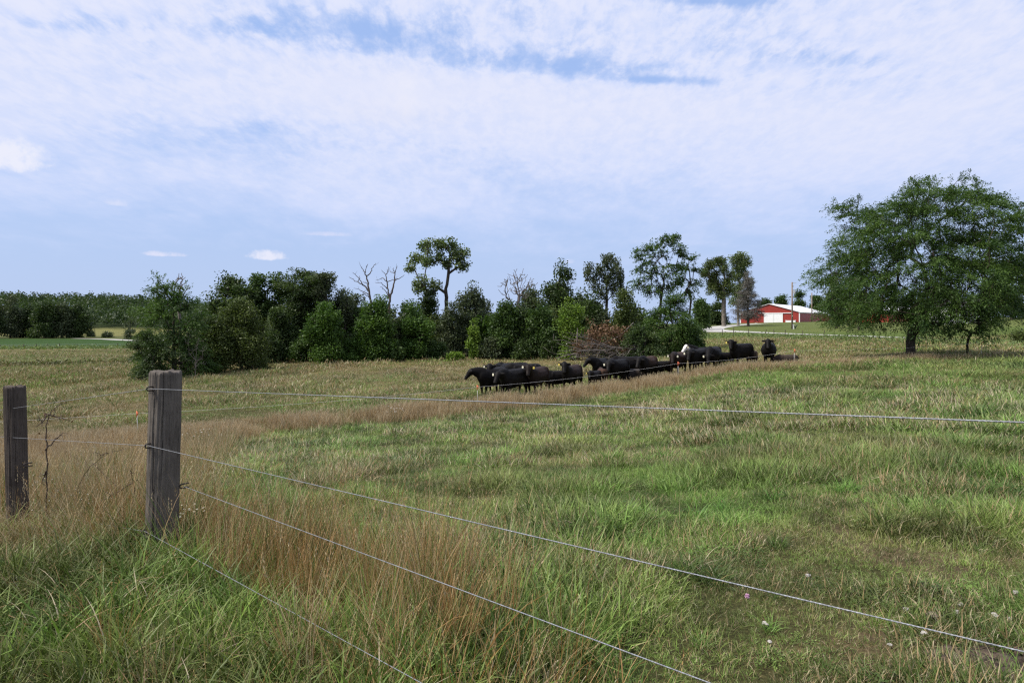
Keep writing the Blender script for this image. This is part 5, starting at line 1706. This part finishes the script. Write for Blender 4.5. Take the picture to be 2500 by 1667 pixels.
# ------------------------------------------------------------------ cattle
def coat_mat():
    m_, t = newmat('cattle_coat')
    oc = t.n('ShaderNodeTexCoord').outputs['Object']
    cl = t.n('ShaderNodeAttribute', attribute_name='coat').outputs['Color']
    nz = t.noise(oc, 3.5, 6, 0.65)
    fur = t.noise(t.vm('MULTIPLY', oc, (1, 1, 0.35)), 30, 4, 0.6)
    c = t.mix(1.0, cl, t.ramp(t.m('ADD', t.m('MULTIPLY', nz, 0.65), t.m('MULTIPLY', fur, 0.35)), [(0.3, (0.55, 0.52, 0.5)), (0.5, (1, 1, 1)), (0.72, (1.9, 1.65, 1.5))]), 'MULTIPLY')
    bm = t.n('ShaderNodeBump', {'Height': fur, 'Strength': 0.10, 'Distance': 0.02}).outputs[0]
    t.n('ShaderNodeOutputMaterial', {0: t.n('ShaderNodeBsdfPrincipled', {'Base Color': c, 'Roughness': 0.6, 'Specular IOR Level': 0.12, 'Normal': bm})})
    return m_


M_COAT = coat_mat()
M_TAGY = simple('yellow_ear_tag', (0.78, 0.62, 0.14), 0.5, 0.3, 0.05)
M_TAGW = simple('white_ear_tag', (0.78, 0.74, 0.55), 0.5, 0.3, 0.05)
M_HOOF = simple('tail_hair', (0.010, 0.009, 0.008), 0.9, 0.1, 0.2)
_tmp = bpy.data.collections.new('build_bench')


def cow(px, d, face, label, look=0.0, poll=1.45, sc=1.0, col=(0.0062, 0.0052, 0.0047), back=(0.0066, 0.0054, 0.0047), tags=((1, 'y'),), lying=False, white=False, calf=False, seed=0, fat=1.0):
    """face: 0 towards the camera, 90 to the picture's left; look: same for the head"""
    g = np.random.default_rng(1000 + seed)
    brg = math.degrees(math.atan((px - 1250) / F))
    sc *= 1.06
    fat *= 1.08
    rel = R(max(-115, min(115, face - look)))
    b = MB()
    dz = -0.47 if lying else 0.0
    st = [(-1.00, 1.06, .15, .12), (-.95, 1.02, .26, .20), (-.82, 1.00, .335, .265), (-.6, .985, .36, .31), (-.3, .93, .405, .35), (0, .90, .43, .375), (.3, .89, .435, .365), (.55, .91, .42, .31), (.75, .95, .37, .25), (.90, .99, .28, .185), (.98, 1.01, .17, .11)]
    f_ = fat * g.uniform(0.95, 1.06)
    b.loft([(x, 0, z + dz) for x, z, _, _ in st], [(0, hw * f_, 0) for *_, hw in st], [(0, 0, hh * 1.07) for _, _, hh, _ in st])
    # hips, shoulders and brisket give the barrel its corners
    for sx in (-1, 1):
        b.loft([(-.80 + .34 * k, sx * (.16 + .05 * math.sin(3 * k)), 1.10 + dz - .12 * k * k) for k in (0, .35, .7, 1)], [(0, q, 0) for q in (.08, .14, .13, .06)], [(0, 0, q) for q in (.12, .26, .30, .14)])
        b.loft([(.40 + .34 * k, sx * .20, 0.98 + dz) for k in (0, .35, .7, 1)], [(0, q, 0) for q in (.05, .11, .11, .05)], [(0, 0, q) for q in (.12, .30, .30, .12)])
    # neck and head
    n0 = np.array((0.70, 0, 1.08 + dz))
    py_ = rel * 0.55
    hx = 0.55 + 0.25 * max(0, 1.2 - poll)
    pl = n0 + np.array((math.cos(py_) * hx, math.sin(py_) * hx, poll + (dz * 0.6 if lying else 0) - n0[2]))
    mid = (n0 + pl) / 2 + (0, 0, 0.03)
    fw = np.array((math.cos(py_), math.sin(py_), 0))
    sd_ = np.array((-math.sin(py_), math.cos(py_), 0))
    nd = (pl - n0) / np.linalg.norm(pl - n0)
    nu = np.cross(nd, sd_)
    b.loft([n0 - nd * .18, n0, mid, pl - nd * 0.02, pl + nd * 0.06], [sd_ * q for q in (.17, .23, .185, .135, .09)], [nu * q for q in (.27, .35, .265, .175, .11)])
    pitch = R(50 if poll > 1.1 else 60)
    hf = np.array((math.cos(rel), math.sin(rel), 0))
    hs = np.array((-math.sin(rel), math.cos(rel), 0))
    hd = hf * math.cos(pitch) - np.array((0, 0, 1)) * math.sin(pitch)
    hu = np.cross(hd, hs)
    hu = hu if hu[2] > 0 else -hu
    hl = 0.58
    h0 = pl + (0, 0, 0.05)
    b.loft([h0 + hd * (t * hl) + hu * o for t, o in ((-.12, 0), (0, .01), (.18, .01), (.38, 0), (.6, -.012), (.82, -.015), (.96, -.02), (1.04, -.025))],
           [hs * q for q in (.07, .12, .15, .138, .105, .098, .095, .06)], [hu * q for q in (.07, .11, .135, .135, .105, .088, .074, .045)])
    b.loft([h0 + hd * (t * hl) - hu * .07 for t in (.15, .35, .6, .85)], [hs * q for q in (.06, .085, .06, .04)], [hu * q for q in (.06, .10, .06, .035)])   # jaw
    ears = []
    for sx in (-1, 1):                                   # ears out sideways, a little back and down
        e0 = h0 + hs * sx * .11 + hd * 0.075
        ed = hs * sx * 1.0 - hd * 0.12 - np.array((0, 0, .12)) + g.normal(0, .07, 3)
        ed /= np.linalg.norm(ed)
        eu = np.cross(ed, hf)
        eu /= np.linalg.norm(eu)
        en = np.cross(ed, eu)
        b.loft([e0 + ed * q for q in (0, .07, .145, .21, .255)], [eu * q for q in (.05, .082, .095, .07, .03)], [en * q for q in (.036, .034, .032, .030, .02)])
        ears.append((sx, e0 + ed * .15, eu, en, ed))
    # legs
    if not lying:
        for sx in (-1, 1):
            j = g.normal(0, 0.07)
            b.loft([(.58, sx * .17, .98), (.60, sx * .19, .72), (.62 + j * .3, sx * .185, .50), (.62 + j * .6, sx * .18, .36), (.60 + j * .9, sx * .18, .15), (.62 + j, sx * .18, .08), (.64 + j, sx * .18, -.02)],
                   [(q, 0, 0) for q in (.16, .15, .088, .068, .048, .062, .075)], [(0, q, 0) for q in (.09, .10, .075, .066, .046, .058, .062)])
            j = g.normal(0, 0.08)
            b.loft([(-.70, sx * .17, 1.02), (-.66, sx * .20, .78), (-.70, sx * .20, .60), (-.84 + j * .5, sx * .19, .43), (-.83 + j * .8, sx * .185, .28), (-.80 + j, sx * .18, .09), (-.77 + j, sx * .18, -.02)],
                   [(q, 0, 0) for q in (.24, .22, .15, .075, .055, .06, .075)], [(0, q, 0) for q in (.13, .15, .11, .062, .052, .058, .062)])
    else:
        for sx in (-1, 1):
            b.loft([(.45, sx * .22, .30), (.75, sx * .26, .16), (.95, sx * .22, .08), (.62, sx * .30, .06)], [(0, .09, 0)] * 4, [(0, 0, q) for q in (.16, .10, .07, .05)])
            b.loft([(-.75, sx * .25, .35), (-.45, sx * .36, .22), (-.25, sx * .36, .10), (-.5, sx * .40, .06)], [(0, .12, 0)] * 4, [(0, 0, q) for q in (.22, .16, .08, .05)])
    raw = b.mesh('cow')
    o = bpy.data.objects.new('cow', raw)
    _tmp.objects.link(o)
    md = o.modifiers.new('r', 'REMESH')
    md.mode = 'VOXEL'
    md.voxel_size = 0.037
    sm = o.modifiers.new('s', 'SMOOTH')
    sm.factor, sm.iterations = 0.5, 5
    COL.objects.link(o)
    dg = bpy.context.evaluated_depsgraph_get()
    me_ = bpy.data.meshes.new_from_object(o.evaluated_get(dg))
    COL.objects.unlink(o)
    bpy.data.objects.remove(o)
    me_.polygons.foreach_set('use_smooth', np.ones(len(me_.polygons), bool))
    co = np.zeros(len(me_.vertices) * 3, np.float32)
    me_.vertices.foreach_get('co', co)
    co = co.reshape(-1, 3)
    wb = ss(co[:, 2], 0.75 + dz, 1.2 + dz)[:, None] * ss(0.8 - co[:, 0], 0, 0.5)[:, None]
    cc = np.array(col)[None] * (1 - wb) + np.array(back)[None] * wb
    rl = co - h0
    t = rl @ hd / hl
    muz = ss(t, 0.86, 1.0) * (np.abs(rl @ hs) < .12) * (np.linalg.norm(rl, axis=1) < .7)
    cc = cc * (1 - 0.8 * muz[:, None]) + 0.8 * muz[:, None] * np.array((0.03, 0.028, 0.027))
    if white:
        wm = ((t > 0.02) & (np.linalg.norm(rl - hd * .27, axis=1) < 0.33) & (np.abs(rl @ hs) < .135))[:, None]
        cc = np.where(wm, np.array((0.72, 0.69, 0.64)), cc)
    attr(me_, 'coat', 'FLOAT_COLOR', 'POINT', np.c_[cc, np.ones(len(cc))])
    me_.materials.clear()
    me_.materials.append(M_COAT)
    root = link('calf' if calf else 'cow', me_, None, None, at(px, d))
    root.scale = (sc,) * 3
    root.rotation_euler = (0, 0, R(-90 - face - brg))
    tag(root, label, 'calf' if calf else 'cow', 'herd standing behind the electric fence')
    for sx, cl in tags:
        for s2, p, eu, en, ed in ears:
            if s2 == sx:
                if en @ hf < 0:
                    en = -en
                if eu[2] > 0:
                    eu = -eu
                q = MB()
                M4 = [p + en * .046 + eu * a * .056 + eu * .036 + ed * c_ * .044 for a, c_ in ((-1, -.6), (-1, .6), (-.3, 1), (1, .85), (1, -.85), (-.3, -1))]
                q.add(M4 + [v - en * .012 for v in M4], [tuple(range(6)), tuple(range(11, 5, -1))] + [(k, (k + 1) % 6, 6 + (k + 1) % 6, 6 + k) for k in range(6)])
                q.build('ear_tag', M_TAGY if cl == 'y' else M_TAGW, root)
    q = MB()
    tx = [(-1.0, 0, 1.18 + dz), (-1.08, .01, 1.05 + dz), (-1.09, .03 * g.normal(), max(.1, .75 + dz)), (-1.05, .05 * g.normal(), max(.06, .45 + dz)), (-1.03, .03, max(.03, .22 + dz))]
    q.tube(tx, [.035, .03, .02, .035, .01], 7)
    q.build('tail', M_HOOF, root, True)
    return root


BR, BR2, TAN = (0.042, 0.022, 0.013), (0.028, 0.016, 0.011), (0.11, 0.078, 0.052)
BK = (0.0085, 0.0070, 0.0062)
cow(1203, 36.6, 44, 'black cow at the far left of the herd, head low and turned left', 88, 1.27, tags=((-1, 'w'),), seed=1)
cow(1215, 37.8, 22, 'second cow from the left, black head raised towards the camera', 8, 1.47, tags=((-1, 'w'),), seed=2)
cow(1254, 35.0, 34, 'black cow with lowered head in front of the left cluster of the herd', 30, 1.20, tags=((-1, 'w'),), seed=3)
cow(1252, 42.0, 65, 'black cow behind the left cluster with only its back showing', 70, 0.95, tags=(), seed=4)
cow(1280, 40.6, 70, 'black cow hidden behind the cow with the lowered head', 75, 0.95, tags=(), seed=5)
cow(1312, 36.2, 25, 'black cow with brownish flank at the right of the left cluster, face to the camera', 4, 1.44, back=BR2, col=(0.013, 0.009, 0.007), tags=((1, 'y'), (-1, 'w')), seed=6)
cow(1366, 38.4, 62, 'young black heifer with head down between the two face-on cows', 70, 0.78, sc=0.78, tags=(), seed=7)
cow(1396, 37.8, 22, 'black cow standing square with yellow tag, head high, centre of the herd', 2, 1.47, back=BR2, tags=((-1, 'y'),), seed=8)
cow(1452, 38.6, 22, 'small black calf facing the camera with one big pale tag', 2, 1.30, sc=0.68, tags=((-1, 'y'),), calf=True, seed=9)
cow(1470, 39.6, 172, 'brown black calf with its rump turned to the camera', 165, 0.9, sc=0.72, col=(0.022, 0.014, 0.010), back=BR, tags=(), calf=True, seed=10)
cow(1466, 43.2, 18, 'black cow standing alone further back before the brush pile', 72, 1.32, tags=(), seed=11)
cow(1510, 40.6, 27, 'black cow with white tag and lowered head left of the tan cow', 12, 1.18, tags=((-1, 'w'),), seed=12)
cow(1532, 43.2, 66, 'black cow half hidden behind the white tagged cow', 60, 0.95, tags=(), seed=13)
cow(1548, 45.0, -70, 'tan brown cow resting behind the calves with a pale tag', -40, 1.15, col=(0.055, 0.034, 0.022), back=TAN, tags=((-1, 'w'),), lying=True, seed=14)
cow(1549, 41.4, 70, 'dusty grey black calf lying in the tall grass', 60, 1.0, sc=0.8, col=(0.022, 0.018, 0.016), back=(0.035, 0.028, 0.024), tags=(), lying=True, calf=True, seed=15)
cow(1582, 41.0, 20, 'cow with rusty brown back in the middle right of the herd', 24, 1.22, back=BR, tags=(), seed=16)
cow(1612, 42.2, 66, 'small dark calf beside the rusty backed cow', 70, 0.75, sc=0.70, tags=(), calf=True, seed=17)
cow(1655, 42.2, 16, 'brown backed cow with a tag in each ear behind the orange post', 2, 1.22, col=(0.014, 0.009, 0.007), back=BR, tags=((1, 'w'), (-1, 'w')), seed=18)
cow(1716, 44.8, 40, 'black cow with a white face looking left', 66, 1.42, tags=((1, 'w'),), white=True, seed=19)
cow(1704, 42.6, 26, 'black cow with lowered head in front of the white faced cow', 10, 1.18, tags=((-1, 'w'),), seed=20)
cow(1741, 43.0, 14, 'round bellied black cow grazing with head down facing the camera', 4, 0.90, tags=((-1, 'w'),), fat=1.08, seed=21)
cow(1768, 44.2, 60, 'dark calf in the gap left of the tall alert cow', 50, 0.85, sc=0.66, tags=(), calf=True, seed=22)
cow(1810, 43.0, 34, 'tall alert black cow with yellow tag near the right end of the herd', 4, 1.48, tags=((-1, 'y'),), seed=23)
cow(1836, 44.0, 165, 'brown calf rump behind the tall alert cow', 165, 0.8, sc=0.66, col=(0.045, 0.030, 0.022), back=TAN, tags=(), calf=True, seed=24)
cow(1877, 44.0, 3, 'black cow standing exactly face on by itself at the right', 0, 1.47, tags=(), fat=1.08, seed=25)
cow(1922, 43.6, 60, 'grey brown calf lying in the grass at the far right of the herd', 70, 0.80, sc=0.66, col=(0.035, 0.025, 0.020), back=(0.050, 0.038, 0.030), tags=(), lying=True, calf=True, seed=26)
cow(1229, 40.8, 20, 'black cow peering between the second cow and the lowered head', 5, 1.30, tags=((1, 'w'),), seed=31)
bpy.data.collections.remove(_tmp)

# ------------------------------------------------------------------ stones, mud, flowers, brambles
M_STONE = simple('white_stone', (0.44, 0.41, 0.37), 0.9, 0.1, 0.35, 30, bump=0.4)
M_BSTONE = simple('brown_stone', (0.20, 0.155, 0.12), 0.9, 0.1, 0.3, 25, bump=0.4)


def stone(px, py, wpx, label, mat=M_STONE, flat=0.6, seed=0):
    g = np.random.default_rng(300 + seed)
    d = depth_at(px, py, 2.2, 20)
    s = wpx / F * d / 2 * 0.85
    import bmesh
    bm = bmesh.new()
    bmesh.ops.create_icosphere(bm, subdivisions=2, radius=1)
    ph = g.uniform(0, 6, 6)
    for v in bm.verts:
        c = v.co
        k = 1 + 0.22 * math.sin(2.3 * c.x + ph[0]) * math.sin(2.7 * c.y + ph[1]) + 0.12 * math.sin(5 * c.z + 4 * c.x + ph[2])
        v.co = Vector((c.x * k * s, c.y * k * s * 0.8, max(-0.5, c.z) * k * s * flat))
    me_ = bpy.data.meshes.new('stone')
    bm.to_mesh(me_)
    bm.free()
    o = link('stone', me_, mat, None, at(px, d, None, 0.022 + s * flat * 0.4))
    o.rotation_euler = (g.normal(0, .15), g.normal(0, .15), g.uniform(0, 6))
    tag(o, label, 'stone', 'stones in the trampled grass at the lower right')


for k, (px_, py_, w_, lb) in enumerate(((1973, 1414, 16, 'small white stone alone near the middle of the lower wire'), (2211, 1498, 18, 'white stone above the lower wire, left of the pair of stones'), (2347, 1488, 22, 'upper stone of the white pair over the lower wire'),
                                        (2335, 1506, 20, 'lower pointed stone of the white pair over the lower wire'), (2431, 1515, 24, 'flat white stone left of the brightest stone near the right edge'), (2467, 1522, 17, 'brightest white stone near the right edge'),
                                        (2480, 1457, 18, 'pinkish white stone highest at the right edge'), (1868, 1535, 22, 'pale stone below the wire on the left of the stones'), (1879, 1578, 14, 'lowest small pale stone on the left of the stones'),
                                        (2255, 1557, 18, 'white stone below the lower wire beside the mud'), (2173, 1586, 14, 'small pale stone under the wire left of the mud'))):
    stone(px_, py_, w_, lb, seed=k)
stone(2276, 1512, 34, 'flat brown stone lying between the white stones', M_BSTONE, 0.4, 40)

# bare trampled mud: clods on the bare soil
def mud_clods():
    g = np.random.default_rng(61)
    n = 2600
    x = MUD[0] + g.uniform(-0.62, 0.62, n)
    y = MUD[1] + g.uniform(-0.32, 0.32, n)
    keep = (mudness(x, y) > g.random(n) * 0.9 + 0.05) & (vnoise(x, y, 0.10, 2, 64) > 0.46)
    x, y = x[keep], y[keep]
    oct_ = np.array([(1, 0, 0), (0, 1, 0), (-1, 0, 0), (0, -1, 0), (0.6, 0.6, 0.7), (-0.6, 0.6, 0.75), (-0.6, -0.6, 0.7), (0.6, -0.6, 0.75), (0, 0, 1)])
    tri = np.array([(0, 4, 7), (0, 1, 4), (1, 5, 4), (1, 2, 5), (2, 6, 5), (2, 3, 6), (3, 7, 6), (3, 0, 7), (4, 5, 8), (5, 6, 8), (6, 7, 8), (7, 4, 8)])
    Vv, Ff = [], []
    for k, (a, b_) in enumerate(zip(x, y)):
        s_ = g.gamma(2.0, 0.006) + 0.005
        P_ = oct_ * (1 + g.normal(0, 0.22, oct_.shape)) * np.array((s_ * g.uniform(.8, 1.7), s_ * g.uniform(.8, 1.4), s_ * g.uniform(.4, .9)))
        an = g.uniform(0, 6.28)
        P_[:, :2] = P_[:, :2] @ np.array([(math.cos(an), math.sin(an)), (-math.sin(an), math.cos(an))])
        Vv.append(P_ + (a, b_, float(ground(a, b_)) - 0.002))
        Ff.append(tri + 9 * k)
    mm = simple('dark_mud', (0.115, 0.085, 0.064), 0.9, 0.15, 0.75, 14, bump=0.5)
    tag(link('mud_clods', np_mesh('mud_clods', np.concatenate(Vv), np.concatenate(Ff)), mm), kind='stuff')


mud_clods()

M_PETAL = simple('white_petal', (0.78, 0.76, 0.70), 0.7, 0.2, 0.1)
M_PINK = simple('pink_clover', (0.62, 0.36, 0.52), 0.7, 0.2, 0.2)
M_YEL = simple('yellow_disc', (0.60, 0.46, 0.10), 0.7, 0.2, 0.2)
M_STEM = simple('green_stem', (0.075, 0.10, 0.035), 0.7, 0.2, 0.2)
M_TWIG = simple('bramble_stem', (0.085, 0.060, 0.045), 0.8, 0.2, 0.4, 30)


def flower_plant(name, label, px, d, rows, spread, nfl, mat, rad, disc=True, seed=0, h=None):
    """upright plant with small heads; rows: rows of the picture between which the heads stand"""
    g = np.random.default_rng(500 + seed)
    gp = at(px, d)
    root = empty(name, gp, label, 'wild flower')
    st = MB()
    for k in range(nfl):
        hx = g.normal(0, spread * 0.5)
        hy = g.normal(0, spread * 0.5)
        hz = EYE - (g.uniform(*rows) - HZ) / F * d - gp.z
        tip = np.array((hx, hy, max(0.05, hz)))
        st.tube([(hx * 0.2, hy * 0.2, -0.01), tip * (0.5, 0.5, 0.55), tip], [0.003, 0.0022, 0.0014], 4)
        b = MB()
        nrm = np.array((g.normal(0, .35), -0.5 + g.normal(0, .35), 1.0))
        nrm /= np.linalg.norm(nrm)
        u = np.cross(nrm, (1, 0, 0.1))
        u /= np.linalg.norm(u)
        v = np.cross(nrm, u)
        for q in range(9):
            a0, a1 = 2 * math.pi * (q - .36) / 9, 2 * math.pi * (q + .36) / 9
            am = (a0 + a1) / 2
            P_ = [tip + rad * .25 * (math.cos(am) * u + math.sin(am) * v), tip + rad * .8 * (math.cos(a0) * u + math.sin(a0) * v), tip + rad * (math.cos(am) * u + math.sin(am) * v) + nrm * rad * .1, tip + rad * .8 * (math.cos(a1) * u + math.sin(a1) * v)]
            b.add(P_, [(0, 1, 2, 3)])
        fl = b.build('flower', mat, root)
        if disc:
            b = MB()
            b.tube([tip - nrm * .001, tip + nrm * rad * .28], [rad * .34, rad * .2], 8)
            b.build('disc', M_YEL, fl)
    st.build('stem', M_STEM, root)


flower_plant('fleabane', 'white daisy-like fleabane just right of the big post', 470, 5.3, (1222, 1250), 0.16, 16, M_PETAL, 0.008, True, 1)
flower_plant('fleabane', 'loose white fleabane between the two wooden posts', 222, 6.0, (1195, 1230), 0.30, 22, M_PETAL, 0.005, False, 2)
flower_plant('fleabane', 'tiny white fleabane high on the left behind the near wire', 105, 7.0, (1155, 1180), 0.2, 12, M_PETAL, 0.005, False, 3)
flower_plant('fleabane', 'pale fleabane far out in the tan grass right of the big post', 965, 19.0, (990, 1003), 0.5, 16, M_PETAL, 0.013, False, 4)
flower_plant('fleabane', 'whitish seed heads in the tan grass beyond the big post', 495, 15.0, (1042, 1066), 0.4, 16, M_PETAL, 0.010, False, 5)
gcl = np.random.default_rng(8)
dcl = depth_at(1824, 1480, 2.2, 20)
root = empty('red_clover', at(1824, dcl), 'single pink clover bloom just above the lower wire', 'wild flower')
b = MB()
b.tube([(0, 0, -.01), (.004, 0, .03), (0, 0, .055)], .0016, 4)
b.build('stem', M_STEM, root)
b = MB()
for k in range(40):
    v = rand_dirs(1, gcl, 0.4)[0]
    b.tube([np.array((0, 0, .06)), np.array((0, 0, .06)) + v * .013, np.array((0, 0, .06)) + v * .016], [.002, .0022, .0006], 4)
b.build('flower', M_PINK, root)


def bramble(label, d, lines, r, seed, leaves=0):
    g = np.random.default_rng(700 + seed)
    lx, ly = lines[0][0]
    gp = at(lx, d)
    root = empty('bramble', gp, label, 'dead stem', 'dead bramble stems by the fence')
    b = MB()
    lf = []
    for k, ln in enumerate(lines):
        dy = g.normal(0, 0.12)
        P_ = np.array([(X(x_, d) - gp.x, dy * i_ / len(ln), EYE - (y_ - HZ) / F * d - gp.z) for i_, (x_, y_) in enumerate(ln)])
        if k == 0:
            P_[0, 2] = -0.03
        q = np.linspace(0, len(P_) - 1, len(P_) * 5 - 4)
        Pq = np.stack([np.interp(q, np.arange(len(P_)), P_[:, c]) for c in range(3)], -1)
        for _ in range(2):
            Pq[1:-1] = 0.25 * Pq[:-2] + 0.5 * Pq[1:-1] + 0.25 * Pq[2:]
        Pq[1:] += g.normal(0, 0.004, Pq[1:].shape)
        b.tube(Pq, np.linspace(r, r * 0.35, len(Pq)), 6)
        for _ in range(7):
            i_ = g.integers(1, len(Pq))
            v = rand_dirs(1, g)[0] * g.uniform(0.02, 0.09)
            b.tube([Pq[i_], Pq[i_] + v], [r * .35, r * .15], 4)
            lf.append(Pq[i_] + v)
    b.build('stem', M_TWIG, root, True)
    if leaves:
        C = np.array(lf)[g.integers(0, len(lf), leaves)] + g.normal(0, 0.012, (leaves, 3))
        A = rand_dirs(leaves, g) * 0.014
        B = np.cross(A, rand_dirs(leaves, g)) * 0.6
        leaf_object('dead_leaves', C, A, B, g.random(leaves) * 0.4, LEAF['rust'], root)


bramble('dark crooked stem rising to a curled tip right of the left post', 5.9, [[(112, 1250), (112, 1160), (110, 1090), (107, 1040), (112, 1012), (128, 994), (152, 984)], [(112, 1012), (118, 1030), (124, 1012)], [(110, 1100), (128, 1075), (140, 1060)], [(113, 1150), (104, 1165), (98, 1180)], [(116, 1010), (140, 1018), (165, 1025)]], 0.0065, 1, 16)
bramble('upright dead stalk just left of the big post', 5.6, [[(312, 1360), (325, 1280), (335, 1210), (336, 1165), (332, 1140)], [(325, 1280), (312, 1330), (305, 1360)], [(336, 1170), (300, 1195), (272, 1212)]], 0.006, 2)
bramble('arching bramble cane between the two posts', 6.2, [[(175, 1260), (190, 1175), (225, 1130), (265, 1105), (310, 1095)], [(265, 1105), (250, 1110), (240, 1098)], [(225, 1130), (262, 1165), (300, 1200)]], 0.004, 3)
